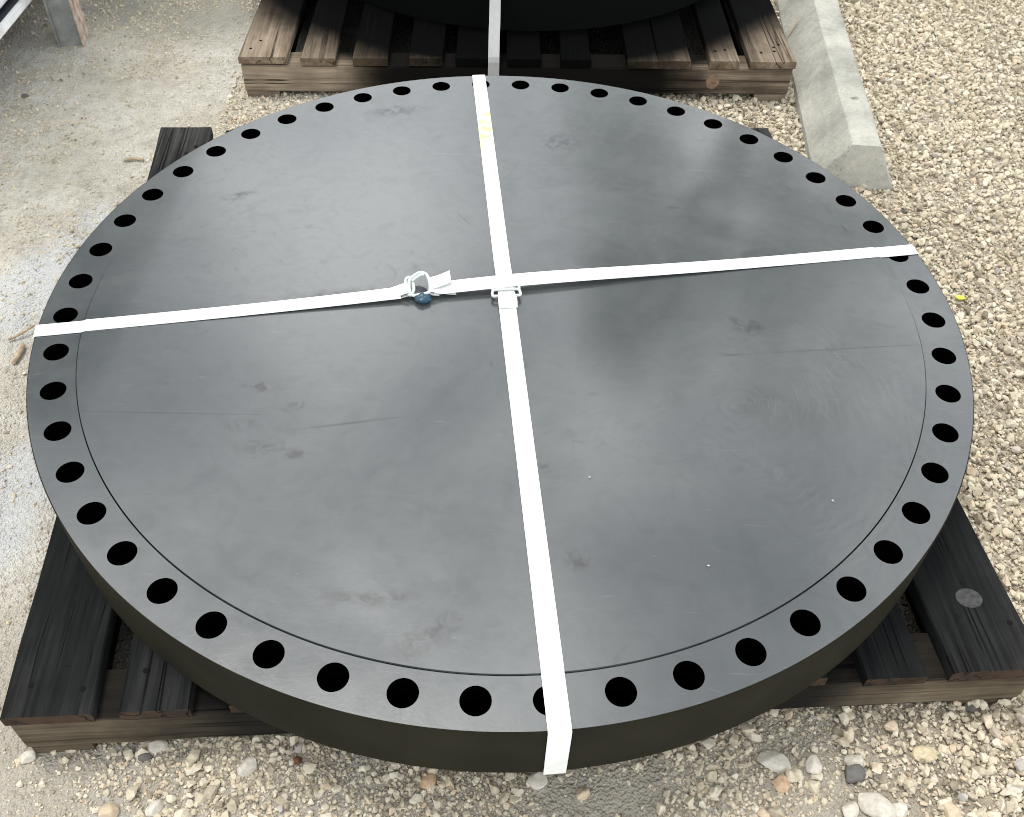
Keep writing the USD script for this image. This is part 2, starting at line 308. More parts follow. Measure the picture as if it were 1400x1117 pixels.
    if top:   # the upper face caught the overspray in the gaps between the boards
        nodes['tp'] = ('map_range', {'from_min': 0.5, 'from_max': 0.8, 'to_min': 0.0, 'to_max': top, 'clamp': True})
        nodes['tx'] = ('math', {'math_type': 'maximum'})
        links.remove(('pr.result', 'pm.fac'))
        links += [('ns.z', 'tp.value'), ('tp.result', 'tx.value1'), ('pr.result', 'tx.value2'), ('tx.value', 'pm.fac')]
    if ends:  # sawn ends of the boards are browner than their faces
        nodes['ea'] = ('math', {'math_type': 'absolute'}); nodes['er'] = ('map_range', {'from_min': 0.8, 'from_max': 0.95, 'to_min': 0.0, 'to_max': 0.8, 'clamp': True})
        nodes['en'] = ('noise_texture', {'scale': 30.0, 'detail': 3.0}); nodes['em'] = ('math', {'math_type': 'multiply'}); nodes['ex'] = ('mix_color', {'blend_type': 'mix', 'b': ends})
        nodes['er2'] = ('map_range', {'from_min': 0.35, 'from_max': 0.6, 'to_min': 0.15, 'to_max': 1.0, 'clamp': True})
        links.remove(('cm.result', 'pm.a')) 
        links += [('ns.y', 'ea.value1'), ('ea.value', 'er.value'), ('g.position', 'en.vector'), ('en.fac', 'er2.value'), ('er.result', 'em.value1'), ('er2.result', 'em.value2'), ('cm.result', 'ex.a'), ('em.value', 'ex.fac')]
        if name.startswith('painted'):
            links.remove(('pm.result', 'p.base_color')); links += [('cm.result', 'pm.a'), ('ex.result', 'p.base_color')]
            links.remove(('cm.result', 'ex.a')); links.append(('pm.result', 'ex.a'))
        else: links.append(('ex.result', 'pm.a'))
    last = [a for a, b in links if b == 'p.base_color'][0]; links.remove((last, 'p.base_color'))
    links += [('va.result', 'ck.vector'), ('ck.vector', 'ckn.vector'), ('ckn.fac', 'cks.value1'), ('cks.value', 'cka.value1'), ('cka.value', 'ckr.value'), ('nb.fac', 'ckm.value'),
              ('ckr.result', 'ckf.value1'), ('ckm.result', 'ckf.value2'), (last, 'ckc.a'), ('ckf.value', 'ckc.fac'), ('ckc.result', 'p.base_color')]
    links.remove(('bh.value', 'b.height')); links += [('ckf.value', 'ckh.value1'), ('bh.value', 'ckh.value3'), ('ckh.value', 'b.height')]
    return mat(name, nodes, links)

GREYW = [(0.32, (0.010, 0.009, 0.008)), (0.45, (0.038, 0.037, 0.036)), (0.58, (0.085, 0.085, 0.08)), (0.72, (0.17, 0.17, 0.16))]
OLDW = [(0.30, (0.045, 0.035, 0.022)), (0.46, (0.115, 0.092, 0.063)), (0.58, (0.185, 0.15, 0.104)), (0.72, (0.27, 0.225, 0.16))]
BROWNW = [(0.32, (0.062, 0.046, 0.033)), (0.44, (0.15, 0.117, 0.085)), (0.56, (0.245, 0.197, 0.147)), (0.72, (0.36, 0.30, 0.23))]
C2 = (0.0, 2.315)
BLK = (0.0016, 0.0017, 0.0019)
M_deck1 = wood('painted_grey_deck_wood', GREYW, (0.0040, 0.0050, 0.0056), (0, 0), 0.97, 1.42, spec=0.06, pmax=0.85, grain=1.3, ends=(0.055, 0.034, 0.022))
M_beam1 = wood('old_beam_wood', OLDW, (0.005, 0.005, 0.005), (0, 0), 0.93, 1.06, axis='x', spec=0.08, wob=0.12, top=0.88)
M_deck2 = wood('brown_deck_wood', BROWNW, BLK, C2, 1.04, 1.25, pmax=1.0, spec=0.02, wob=0.08, ends=(0.11, 0.075, 0.045))
M_beam2 = wood('brown_beam_wood', BROWNW, (0.004, 0.0036, 0.003), C2, 1.10, 1.21, axis='x', pmax=1.0, spec=0.05, wob=0.08)
M_knot = mat('wood_knot', {'g': ('texture_coordinate', {}), 'w': ('noise_texture', {'scale': 120.0, 'detail': 3.0, 'roughness': 0.7}),
    'c': ('rgb_ramp', {'ramp': [(0.35, (0.014, 0.014, 0.014)), (0.65, (0.050, 0.050, 0.049))]}), 'p': ('principled_bsdf', {'roughness': 0.8})},
    [('g.object', 'w.vector'), ('w.fac', 'c.fac'), ('c.color', 'p.base_color')])
M_knot2 = mat('brown_wood_knot', {'g': ('texture_coordinate', {}), 'w': ('noise_texture', {'scale': 70.0, 'detail': 3.0}),
    'c': ('rgb_ramp', {'ramp': [(0.35, (0.10, 0.062, 0.034)), (0.65, (0.20, 0.135, 0.08))]}), 'p': ('principled_bsdf', {'roughness': 0.75})},
    [('g.object', 'w.vector'), ('w.fac', 'c.fac'), ('c.color', 'p.base_color')])
M_nail = mat('rusty_nail', {'p': ('principled_bsdf', {'base_color': (0.006, 0.005, 0.005), 'roughness': 0.9, 'specular_ior_level': 0.1})}, [])

def strap_material(name, stain_or_reflection, k=1.0):
    nodes = {'g': ('geometry', {}), 'tc': ('texture_coordinate', {}),
        'w': ('wave_texture', {'scale': 190.0, 'bands_direction': 'x', 'distortion': 0.6}),
        'w2': ('noise_texture', {'scale': 260.0, 'detail': 2.0}),
        'nd': ('noise_texture', {'scale': 8.0, 'detail': 5.0, 'roughness': 0.65}),
        'c': ('rgb_ramp', {'ramp': [(0.25, (0.56 * k, 0.57 * k, 0.555 * k)), (0.52, (0.69 * k, 0.705 * k, 0.70 * k))]}),
        'h': ('math', {'math_type': 'add'}),
        'b': ('bump', {'strength': 0.25, 'distance': 0.0006}),
        'p': ('principled_bsdf', {'roughness': 0.5, 'specular_ior_level': 0.45})}
    links = [('g.position', 'w.vector'), ('g.position', 'w2.vector'), ('g.position', 'nd.vector'), ('w.fac', 'h.value1'), ('w2.fac', 'h.value2'), ('h.value', 'b.height'), ('b.normal', 'p.normal'), ('nd.fac', 'c.fac')]
    if stain_or_reflection:
        nodes.update({'mm': ('mapping', {'mapping_type': 'texture', 'location': (-0.073, 0.645, 0.0), 'rotation': (0, 0, -0.11), 'scale': (0.03, 0.115, 1.0)}),
            'gr': ('gradient_texture', {'gradient_type': 'spherical'}),
            'mx': ('math', {'math_type': 'multiply', 'value2': 3.0, 'use_clamp': True}),
            'bands': ('wave_texture', {'scale': 9.0, 'bands_direction': 'y', 'distortion': 7.0, 'detail': 3.0, 'detail_scale': 9.0}),
            'br': ('map_range', {'from_min': 0.3, 'from_max': 0.8, 'to_min': 0.22, 'to_max': 0.75, 'clamp': True}),
            'mu': ('math', {'math_type': 'multiply'}),
            'ye': ('mix_color', {'blend_type': 'mix', 'b': (0.72, 0.53, 0.07)})})
        links += [('g.position', 'mm.vector'), ('mm.vector', 'gr.vector'), ('gr.fac', 'mx.value1'), ('g.position', 'bands.vector'), ('bands.fac', 'br.value'), ('mx.value', 'mu.value1'),
            ('br.result', 'mu.value2'), ('c.color', 'ye.a'), ('mu.value', 'ye.fac'), ('ye.result', 'p.base_color')]
    else: links += [('c.color', 'p.base_color')]
    return mat(name, nodes, links)
M_strapA = strap_material('white_strap_stained', True)
M_strap = strap_material('white_strap', False)
M_strap_grey = strap_material('grey_strap', False, 0.45)
M_wire = mat('pale_wire_buckle', {'p': ('principled_bsdf', {'base_color': (0.50, 0.55, 0.53), 'roughness': 0.35, 'specular_ior_level': 0.6})}, [])
M_blue = mat('blue_scrap', {'p': ('principled_bsdf', {'base_color': (0.013, 0.048, 0.078), 'roughness': 0.3})}, [])

GZ0 = -0.28
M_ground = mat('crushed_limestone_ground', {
    'g': ('geometry', {}),
    'n1': ('noise_texture', {'scale': 1.6, 'detail': 4.0, 'roughness': 0.55}),
    'n2': ('noise_texture', {'scale': 34.0, 'detail': 6.0, 'roughness': 0.74}),
    'n3': ('noise_texture', {'scale': 6.0, 'detail': 4.0, 'roughness': 0.6, 'distortion': 0.8}),
    'v': ('voronoi_texture', {'scale': 210.0, 'randomness': 1.0}),
    'v2': ('voronoi_texture', {'scale': 95.0, 'randomness': 1.0}),
    'c1': ('rgb_ramp', {'ramp': [(0.30, (0.53, 0.50, 0.44)), (0.5, (0.63, 0.61, 0.555)), (0.7, (0.69, 0.68, 0.65))]}),
    'c2': ('rgb_ramp', {'ramp': [(0.32, (0.70, 0.69, 0.67)), (0.5, (0.94, 0.935, 0.925)), (0.7, (1.07, 1.065, 1.05))]}),
    'c3': ('rgb_ramp', {'ramp': [(0.35, (0.86, 0.84, 0.80)), (0.6, (1.0, 1.0, 1.0))]}),
    'm': ('mix_color', {'blend_type': 'multiply', 'fac': 1.0, 'use_clamp': False}), 'm3': ('mix_color', {'blend_type': 'multiply', 'fac': 1.0}),
    'vr': ('rgb_ramp', {'ramp': [(0.0, (1.05, 1.05, 1.05)), (0.55, (0.95, 0.95, 0.94)), (0.95, (0.70, 0.68, 0.64))]}),
    'm2': ('mix_color', {'blend_type': 'multiply', 'fac': 0.7, 'use_clamp': False}),
    'sx': ('separate_xyz', {}), 'sa': ('math', {'math_type': 'multiply_add', 'value2': 0.10}),
    'sr': ('map_range', {'range_type': 'smoothstep', 'from_min': 0.45, 'from_max': 0.85, 'to_min': 0.0, 'to_max': 0.65, 'clamp': True}),
    'dirt_gap_shade': ('mix_color', {'blend_type': 'mix', 'b': (0.37, 0.305, 0.215)}),  # tan dirt, darkened to stand for shade between the right-hand chips
    **{f'b{i}': ('mapping', {'mapping_type': 'texture', 'location': (x, y, GZ0), 'rotation': (0, 0, a), 'scale': (rx, ry, 5.0)}) for i, (x, y, rx, ry, a) in enumerate([(-1.17, 0.33, 0.16, 0.55, -0.25), (-0.60, -0.93, 0.06, 0.2, 0.1), (-0.24, -0.93, 0.07, 0.2, 0.0), (-1.02, -0.35, 0.18, 0.35, -0.1)])},
    **{f'bg{i}': ('gradient_texture', {'gradient_type': 'spherical'}) for i in range(4)}, **{f'bm{i}': ('math', {'math_type': 'maximum'}) for i in range(3)},
    'bmn': ('math', {'math_type': 'multiply'}), 'bmr': ('map_range', {'range_type': 'smoothstep', 'from_min': 0.08, 'from_max': 0.34, 'to_min': 0.0, 'to_max': 0.6, 'clamp': True}),
    'blue': ('mix_color', {'blend_type': 'mix', 'b': (0.50, 0.525, 0.55)}),
    'fy': ('map_range', {'range_type': 'smoothstep', 'from_min': -0.45, 'from_max': -0.75, 'to_min': 0.0, 'to_max': 0.75, 'clamp': True}), 'fdust': ('mix_color', {'blend_type': 'mix', 'b': (0.37, 0.335, 0.275)}),
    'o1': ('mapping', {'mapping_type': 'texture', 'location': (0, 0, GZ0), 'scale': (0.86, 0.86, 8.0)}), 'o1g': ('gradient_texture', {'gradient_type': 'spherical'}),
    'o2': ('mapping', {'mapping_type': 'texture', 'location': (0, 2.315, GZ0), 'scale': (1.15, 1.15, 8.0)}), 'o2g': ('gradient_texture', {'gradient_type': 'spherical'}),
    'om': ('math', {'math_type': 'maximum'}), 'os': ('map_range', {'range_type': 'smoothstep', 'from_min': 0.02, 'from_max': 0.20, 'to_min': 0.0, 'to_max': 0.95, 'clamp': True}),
    'under_shade': ('mix_color', {'blend_type': 'mix', 'b': (0.014, 0.013, 0.012)}),  # shade under both pallets painted into the ground as dark discs
    'gm': ('mapping', {'mapping_type': 'texture', 'location': (-1.15, 1.86, GZ0), 'scale': (0.75, 0.42, 5.0)}), 'gg': ('gradient_texture', {'gradient_type': 'spherical'}),
    'gk': ('math', {'math_type': 'multiply'}), 'gq': ('map_range', {'range_type': 'smoothstep', 'from_min': 0.06, 'from_max': 0.36, 'to_min': 0.0, 'to_max': 0.6, 'clamp': True}),
    'moss': ('mix_color', {'blend_type': 'mix', 'b': (0.16, 0.155, 0.115)}),
    'h': ('math', {'math_type': 'multiply_add', 'value2': -0.5}), 'h2': ('math', {'math_type': 'multiply_add', 'value2': -0.5}),
    'b': ('bump', {'strength': 1.0, 'distance': 0.010}),
    'p': ('principled_bsdf', {'roughness': 0.95, 'specular_ior_level': 0.1})},
    [('g.position', 'n1.vector'), ('g.position', 'n2.vector'), ('g.position', 'n3.vector'), ('g.position', 'v.vector'), ('g.position', 'v2.vector'),
     ('n1.fac', 'c1.fac'), ('n2.fac', 'c2.fac'), ('n3.fac', 'c3.fac'), ('c1.color', 'm.a'), ('c2.color', 'm.b'), ('m.result', 'm3.a'), ('c3.color', 'm3.b'), ('v.distance', 'vr.fac'), ('m3.result', 'm2.a'), ('vr.color', 'm2.b'), ('g.position', 'b0.vector'), ('b0.vector', 'bg0.vector'), ('g.position', 'b1.vector'), ('b1.vector', 'bg1.vector'), ('g.position', 'b2.vector'), ('b2.vector', 'bg2.vector'), ('g.position', 'b3.vector'), ('b3.vector', 'bg3.vector'), ('bg0.fac', 'bm0.value1'), ('bg1.fac', 'bm0.value2'), ('bm0.value', 'bm1.value1'), ('bg2.fac', 'bm1.value2'), ('bm1.value', 'bm2.value1'), ('bg3.fac', 'bm2.value2'), ('bm2.value', 'bmn.value1'), ('n3.fac', 'bmn.value2'), ('bmn.value', 'bmr.value'), ('m2.result', 'blue.a'), ('bmr.result', 'blue.fac'), ('sx.y', 'fy.value'), ('blue.result', 'fdust.a'), ('fy.result', 'fdust.fac'), ('g.position', 'sx.vector'), ('sx.y', 'sa.value1'), ('sx.x', 'sa.value3'), ('sa.value', 'sr.value'), ('fdust.result', 'dirt_gap_shade.a'), ('sr.result', 'dirt_gap_shade.fac'), ('g.position', 'gm.vector'), ('gm.vector', 'gg.vector'), ('gg.fac', 'gk.value1'), ('n3.fac', 'gk.value2'), ('gk.value', 'gq.value'), ('dirt_gap_shade.result', 'moss.a'), ('gq.result', 'moss.fac'), ('g.position', 'o1.vector'), ('o1.vector', 'o1g.vector'), ('g.position', 'o2.vector'), ('o2.vector', 'o2g.vector'), ('o1g.fac', 'om.value1'), ('o2g.fac', 'om.value2'), ('om.value', 'os.value'), ('moss.result', 'under_shade.a'), ('os.result', 'under_shade.fac'), ('under_shade.result', 'p.base_color'),
     ('v.distance', 'h.value1'), ('n2.fac', 'h.value3'), ('v2.distance', 'h2.value1'), ('h.value', 'h2.value3'), ('h2.value', 'b.height'), ('b.normal', 'p.normal')])

def stone_material(name, ramp):
    return mat(name, {
        'oi': ('object_info', {}), 'g': ('geometry', {}), 'n': ('noise_texture', {'scale': 130.0, 'detail': 4.0, 'roughness': 0.65}),
        'cr': ('rgb_ramp', {'ramp': ramp}), 'nr': ('rgb_ramp', {'ramp': [(0.3, (0.74, 0.72, 0.69)), (0.65, (1.0, 1.0, 1.0))]}),
        'm': ('mix_color', {'blend_type': 'multiply', 'fac': 1.0}), 'b': ('bump', {'strength': 0.5, 'distance': 0.0015}),
        'p': ('principled_bsdf', {'roughness': 0.9, 'specular_ior_level': 0.15})},
        [('oi.random', 'cr.fac'), ('g.position', 'n.vector'), ('n.fac', 'nr.fac'), ('cr.color', 'm.a'), ('nr.color', 'm.b'), ('m.result', 'p.base_color'), ('n.fac', 'b.height'), ('b.normal', 'p.normal')])
M_stone = stone_material('limestone_chips', [(0.0, (0.26, 0.225, 0.17)), (0.08, (0.42, 0.37, 0.285)), (0.28, (0.545, 0.49, 0.375)), (0.5, (0.61, 0.555, 0.435)), (0.75, (0.65, 0.605, 0.495)), (0.92, (0.58, 0.47, 0.345)), (1.0, (0.43, 0.41, 0.385))])
def plain_stone(name, c): return stone_material(name, [(0.0, c), (1.0, tuple(min(1, x * 1.12) for x in c))])
M_sgrey = plain_stone('dark_grey_stone', (0.13, 0.125, 0.12))
M_swhite = plain_stone('white_limestone', (0.53, 0.50, 0.44))
M_stan = plain_stone('tan_stone', (0.50, 0.41, 0.30))
M_sorange = plain_stone('orange_stone', (0.50, 0.36, 0.24))
M_sbrown = plain_stone('rust_brown_stone', (0.16, 0.075, 0.045))
M_sbuff = plain_stone('buff_stone', (0.52, 0.45, 0.31))

M_conc = mat('cast_concrete', {
    'g': ('geometry', {}), 'n': ('noise_texture', {'scale': 5.0, 'detail': 6.0, 'roughness': 0.65}), 'n2': ('noise_texture', {'scale': 70.0, 'detail': 4.0, 'roughness': 0.7}),
    'v': ('voronoi_texture', {'scale': 75.0}), 'vm': ('noise_texture', {'scale': 18.0, 'detail': 2.0}),
    'pit': ('map_range', {'from_min': 0.06, 'from_max': 0.14, 'to_min': 1.0, 'to_max': 0.0, 'clamp': True}), 'pv': ('map_range', {'from_min': 0.44, 'from_max': 0.54, 'to_min': 0.0, 'to_max': 0.75, 'clamp': True}),
    'pm': ('math', {'math_type': 'multiply'}),
    'c': ('rgb_ramp', {'ramp': [(0.3, (0.235, 0.235, 0.205)), (0.48, (0.35, 0.35, 0.31)), (0.68, (0.46, 0.45, 0.40))]}),
    'c2': ('rgb_ramp', {'ramp': [(0.3, (0.80, 0.80, 0.80)), (0.6, (1.0, 1.0, 1.0))]}),
    'm': ('mix_color', {'blend_type': 'multiply', 'fac': 0.8}), 'd': ('mix_color', {'blend_type': 'mix', 'b': (0.14, 0.13, 0.11)}),
    'h': ('math', {'math_type': 'multiply_add', 'value2': -1.2}),
    'b': ('bump', {'strength': 0.9, 'distance': 0.004}),
    'p': ('principled_bsdf', {'roughness': 0.95, 'specular_ior_level': 0.1})},
    [('g.position', 'n.vector'), ('g.position', 'n2.vector'), ('g.position', 'v.vector'), ('g.position', 'vm.vector'), ('v.distance', 'pit.value'), ('vm.fac', 'pv.value'),
     ('pit.result', 'pm.value1'), ('pv.result', 'pm.value2'), ('n.fac', 'c.fac'), ('n2.fac', 'c2.fac'), ('c.color', 'm.a'), ('c2.color', 'm.b'), ('m.result', 'd.a'), ('pm.value', 'd.fac'), ('d.result', 'p.base_color'),
     ('pm.value', 'h.value1'), ('n2.fac', 'h.value3'), ('h.value', 'b.height'), ('b.normal', 'p.normal')])
M_white = mat('white_trailer_paint', {'g': ('geometry', {}), 'n': ('noise_texture', {'scale': 9.0, 'detail': 5.0, 'roughness': 0.65}),
    'c': ('rgb_ramp', {'ramp': [(0.3, (0.52, 0.52, 0.50)), (0.55, (0.74, 0.75, 0.75))]}), 'p': ('principled_bsdf', {'roughness': 0.35})}, [('g.position', 'n.vector'), ('n.fac', 'c.fac'), ('c.color', 'p.base_color')])
M_slate = mat('added_body_slate', {'p': ('principled_bsdf', {'base_color': (0.03, 0.036, 0.045), 'roughness': 0.4})}, [])
M_dark = mat('dark_underbody', {'p': ('principled_bsdf', {'base_color': (0.012, 0.014, 0.022), 'roughness': 0.5})}, [])
M_rubber = mat('tyre_rubber', {'p': ('principled_bsdf', {'base_color': (0.02, 0.02, 0.02), 'roughness': 0.8})}, [])
M_steel = mat('weathered_galvanised_steel', {'g': ('geometry', {}), 'n': ('noise_texture', {'scale': 16.0, 'detail': 5.0, 'roughness': 0.65}),
    'c': ('rgb_ramp', {'ramp': [(0.3, (0.10, 0.105, 0.105)), (0.5, (0.17, 0.175, 0.17)), (0.7, (0.26, 0.26, 0.25))]}), 'p': ('principled_bsdf', {'roughness': 0.6, 'metallic': 0.2})}, [('g.position', 'n.vector'), ('n.fac', 'c.fac'), ('c.color', 'p.base_color')])
M_rust = mat('rust_streaked_steel', {'g': ('geometry', {}), 'n': ('noise_texture', {'scale': 26.0, 'detail': 5.0}),
    'c': ('rgb_ramp', {'ramp': [(0.35, (0.20, 0.11, 0.07)), (0.6, (0.42, 0.36, 0.30))]}), 'p': ('principled_bsdf', {'roughness': 0.75})}, [('g.position', 'n.vector'), ('n.fac', 'c.fac'), ('c.color', 'p.base_color')])
M_leafy = mat('yellow_green_leaf', {'p': ('principled_bsdf', {'base_color': (0.50, 0.52, 0.06), 'roughness': 0.6})}, [])
M_dry = mat('dry_stalk', {'g': ('geometry', {}), 'n': ('noise_texture', {'scale': 60.0}), 'c': ('rgb_ramp', {'ramp': [(0.3, (0.26, 0.19, 0.12)), (0.7, (0.45, 0.37, 0.26))]}), 'p': ('principled_bsdf', {'roughness': 0.85})}, [('g.position', 'n.vector'), ('n.fac', 'c.fac'), ('c.color', 'p.base_color')])

# ------------------------------------------------------------------ the setting: one ground sheet
GZ = -0.280
def ground_z(x, y):
    x = np.asarray(x, float); y = np.asarray(y, float)
    p = np.stack([x, y, np.zeros_like(x)], -1)
    z = 0.030 * (meshkit.fbm(p * 1.7 + 11.3, 3, 3) - 0.5) + 0.012 * (meshkit.fbm(p * 9.0 + 5.1, 3, 8) - 0.5)
    rough = np.clip((x - 0.6) / 0.5, 0.35, 1.0)
    z += 0.010 * rough * (meshkit.fbm(p * 38.0, 3, 21) - 0.5)
    # wheel-rolled stripes on the dusty left side
    lx = x + 0.28 * y
    left = np.clip((-0.55 - x) / 0.5, 0, 1) * np.clip((1.25 - y) / 0.5, 0, 1)
    z += left * 0.0035 * np.sin(lx * 55 + 2.0 * meshkit.noise(p * 4.0, 5))
    bank = np.clip((y - 1.45) / 0.25, 0, 1) * np.clip((-0.7 - x) / 0.3, 0, 1)
    z += 0.03 * bank * meshkit.fbm(p * 5.0, 3, 31)
    near = np.exp(-(np.maximum(np.abs(x) - 3.0, 0) + np.maximum(np.abs(y - 1.0) - 3.0, 0)))
    return GZ + z * near
def axis_coords(a, b, step, far):
    c = list(np.arange(a, b, step)); d = step; lo = a; hi = c[-1]; L = []; H = []
    while hi < far: d *= 1.35; hi += d; H.append(hi)
    d = step
    while lo > -far: d *= 1.35; lo -= d; L.append(lo)
    return np.array(L[::-1] + c + H)
gx = axis_coords(-2.3, 2.3, 0.011, 250.0); gy = axis_coords(-1.35, 2.9, 0.011, 250.0)
X, Y = np.meshgrid(gx, gy, indexing='ij'); Z = ground_z(X, Y)
nx, ny = X.shape
ii = (np.arange(nx - 1)[:, None] * ny + np.arange(ny - 1)[None, :]).ravel()
V = np.stack([X, Y, Z], -1).reshape(-1, 3)
Fq = np.stack([ii, ii + ny, ii + ny + 1, ii + 1], 1)
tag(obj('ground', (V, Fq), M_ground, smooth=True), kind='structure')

# ------------------------------------------------------------------ flanges
def circle(r, n=512, c=(0, 0)):
    a = np.linspace(0, 2 * PI, n, endpoint=False)
    return [(c[0] + r * math.cos(t), c[1] + r * math.sin(t)) for t in a]

def make_flange(label, loc, R, rbolt, nh, rh, phase, rface, T, seg=512, mrim=None):
    t = thing('blind_flange', label, 'flange', loc, group='black blind flanges on pallets')
    holes = [circle(rh, 48, (rbolt * math.cos(phase + k * 2 * PI / nh), rbolt * math.sin(phase + k * 2 * PI / nh))) for k in range(nh)]
    poly = Polygon(circle(R - 0.0020, seg), [circle(rface + 0.0022, seg)] + holes)
    ring = trimesh.creation.extrude_polygon(poly, T - 0.001, engine='earcut')
    ring.apply_translation([0, 0, 0.001])
    fc = ring.triangles_center; hz = np.abs(ring.face_normals[:, 2]) < 0.5
    rad = np.hypot(fc[:, 0], fc[:, 1]); which = np.round((np.arctan2(fc[:, 1], fc[:, 0]) - phase) / (2 * PI / nh)).astype(int) % nh
    bore = hz & (np.abs(rad - rbolt) < rh * 1.05)
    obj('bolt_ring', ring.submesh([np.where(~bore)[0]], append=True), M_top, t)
    for k in range(nh):
        obj('bolt_hole', ring.submesh([np.where(bore & (which == k))[0]], append=True), M_bore, t, smooth=40)
    rim = revolve_ring([(R - 0.0020, T), (R - 0.0006, T - 0.0006), (R, T - 0.0020), (R, 0.002), (R - 0.002, 0.0), (R - 0.02, 0.0), (R - 0.02, 0.0005), (R - 0.0020, 0.0008)], seg)
    obj('rim', rim, mrim or M_rim, t, smooth=40)
    face = revolve_ring([(0.0005, T + 0.003), (rface - 0.00025, T + 0.003), (rface, T + 0.00275), (rface, 0.0015), (0.0005, 0.0015)], seg)
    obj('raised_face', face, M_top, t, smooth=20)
    return t
T1 = 0.14
make_flange('large black blind flange with 52 bolt holes under crossed white straps', (0, 0, -T1), 0.927, 0.8795, 52, 0.0236, 1.79427966, 0.8375, T1)
make_flange('black flange cut off by the top of the picture, on the brown pallet behind', (C2[0], C2[1], -T1), 0.84, 0.795, 44, 0.0236, 0.4, 0.76, T1, 384, M_rim2)

# ------------------------------------------------------------------ pallets
rng = np.random.default_rng(7)
def make_pallet(label, corners, boards, mdeck, mbeam, seed, ends_front, nails, dz=0.0):
    FL, FR, BL, BR = [np.array(c, float) for c in corners]
    org = (FL + FR) / 2
    ax = FR - FL; W = np.linalg.norm(ax); ang = math.atan2(ax[1], ax[0])
    t = thing('wooden_pallet', label, 'pallet', (org[0], org[1], GZ), ang, 'wooden pallets under the flanges')
    ca, sa = math.cos(-ang), math.sin(-ang)
    def loc(u, v, z):
        p = (1 - v) * ((1 - u) * FL + u * FR) + v * ((1 - u) * BL + u * BR) - org
        return np.array([p[0] * ca - p[1] * sa, p[0] * sa + p[1] * ca, z - GZ])
    r = np.random.default_rng(seed)
    def board(u0, u1, v0, v1, z0, z1, nv, jit):
        # a plank cut in several lengths so that its edges can waver; arrises are knocked off
        rows = []; e = 0.0022 / W
        for k in range(nv + 1):
            v = v0 + (v1 - v0) * k / nv
            a = u0 + jit * r.normal() / W; b = u1 + jit * r.normal() / W
            q = 0.0022 + 0.001 * r.random(); zt = z1 + 0.0006 * r.normal()
            rows.append([loc(a, v, z0), loc(b, v, z0), loc(b, v, zt - q), loc(b - e, v, zt), loc((a + b) / 2, v, zt + 0.0005 * r.normal()), loc(a + e, v, zt), loc(a, v, zt - q)])
        V = np.array(rows).reshape(-1, 3); k = 7; F = []
        for i in range(nv):
            for j in range(k):
                l = (j + 1) % k
                F += [[i * k + j, i * k + l, (i + 1) * k + l], [i * k + j, (i + 1) * k + l, (i + 1) * k + j]]
        for j in range(1, k - 1):
            F.append([0, j + 1, j]); bb = nv * k; F.append([bb, bb + j, bb + j + 1])
        m = tm(V, F); m.fix_normals(); return m
    D = -0.1405
    L = np.linalg.norm(BL - FL)
    for i, (a, b, th, ext) in enumerate(boards):
        p = obj('deck_board', board(a, b, -ext / L, 1.0 + 0.006 * r.normal(), D - th, D, 14, 0.0009), mdeck, t)
        for q in nails.get(i, []):
            c = loc(a + (b - a) * q[0], q[1], D + 0.0006)
            n = trimesh.creation.cylinder(radius=0.0048, height=0.0016, sections=10); n.apply_translation(c); obj('nail', n, M_nail, p)
    zb = D - 0.0275
    for v in (0.0, 0.5, 1.0):
        w = 0.09 / L
        va, vb = (0.0, w) if v == 0 else ((0.5 - w / 2, 0.5 + w / 2) if v == 0.5 else (1 - w, 1.0))
        N = 18; rows = []
        h = 0.087
        for k in range(N + 1):
            u = 0.002 + 0.996 * k / N; j = 0.0007 * r.normal(size=4); e = 0.004 / L
            rows.append([loc(u, va + e + j[0] / L, zb - h), loc(u, vb - e, zb - h), loc(u, vb, zb - h + 0.004), loc(u, vb, zb - 0.004), loc(u, vb - e, zb), loc(u, va + e + j[1] / L, zb + 0.0006 * r.normal()), loc(u, va + j[2] / L, zb - 0.004), loc(u, va + j[3] / L, zb - h + 0.004)])
        V = np.array(rows).reshape(-1, 3); kk = 8; F = []
        for i in range(N):
            for j in range(kk):
                l = (j + 1) % kk
                F += [[i * kk + j, i * kk + l, (i + 1) * kk + l], [i * kk + j, (i + 1) * kk + l, (i + 1) * kk + j]]
        for j in range(1, kk - 1):
            F.append([0, j + 1, j]); bb = N * kk; F.append([bb, bb + j, bb + j + 1])
        m = tm(V, F); m.fix_normals(); obj('beam', m, mbeam, t)
    for (ua, ub) in ((0.004, 0.062), (0.47, 0.53), (0.938, 0.996)):
        z0, z1 = GZ - 0.03, zb - 0.0872
        va, vb = 0.001, 0.999
        m = hexa([loc(ua, va, z0), loc(ub, va, z0), loc(ub, vb, z0), loc(ua, vb, z0), loc(ua, va, z1), loc(ub, va, z1), loc(ub, vb, z1), loc(ua, vb, z1)])
        obj('runner', m, mbeam, t)
    return t, loc

# front pallet (x positions along its front edge, as fractions of its width)
W1 = 1.69
def fr(x0, x1, L=-0.758, W=1.682): return ((x0 - L) / W, (x1 - L) / W)
b1 = [(*fr(-0.758, -0.621), .026, .003), (*fr(-0.580, -0.472), .026, .002), (*fr(-0.41, -0.30), .025, 0), (*fr(-0.24, -0.13), .025, .002), (*fr(-0.07, 0.04), .025, .004),
      (*fr(0.11, 0.21), .025, 0), (*fr(0.28, 0.38), .025, .002), (*fr(0.45, 0.555), .025, .002), (*fr(0.617, 0.722), .025, .008), (*fr(0.766, 0.924), .030, .004)]
n1 = {0: [(0.25, .03), (0.62, .05), (0.85, .024), (0.62, .935), (0.78, .955), (0.72, .925)], 1: [(0.3, .04), (0.62, .05)], 8: [(0.45, .055), (0.5, .10)], 9: [(0.3, .06), (0.55, .10), (0.85, .05), (0.6, .2)]}
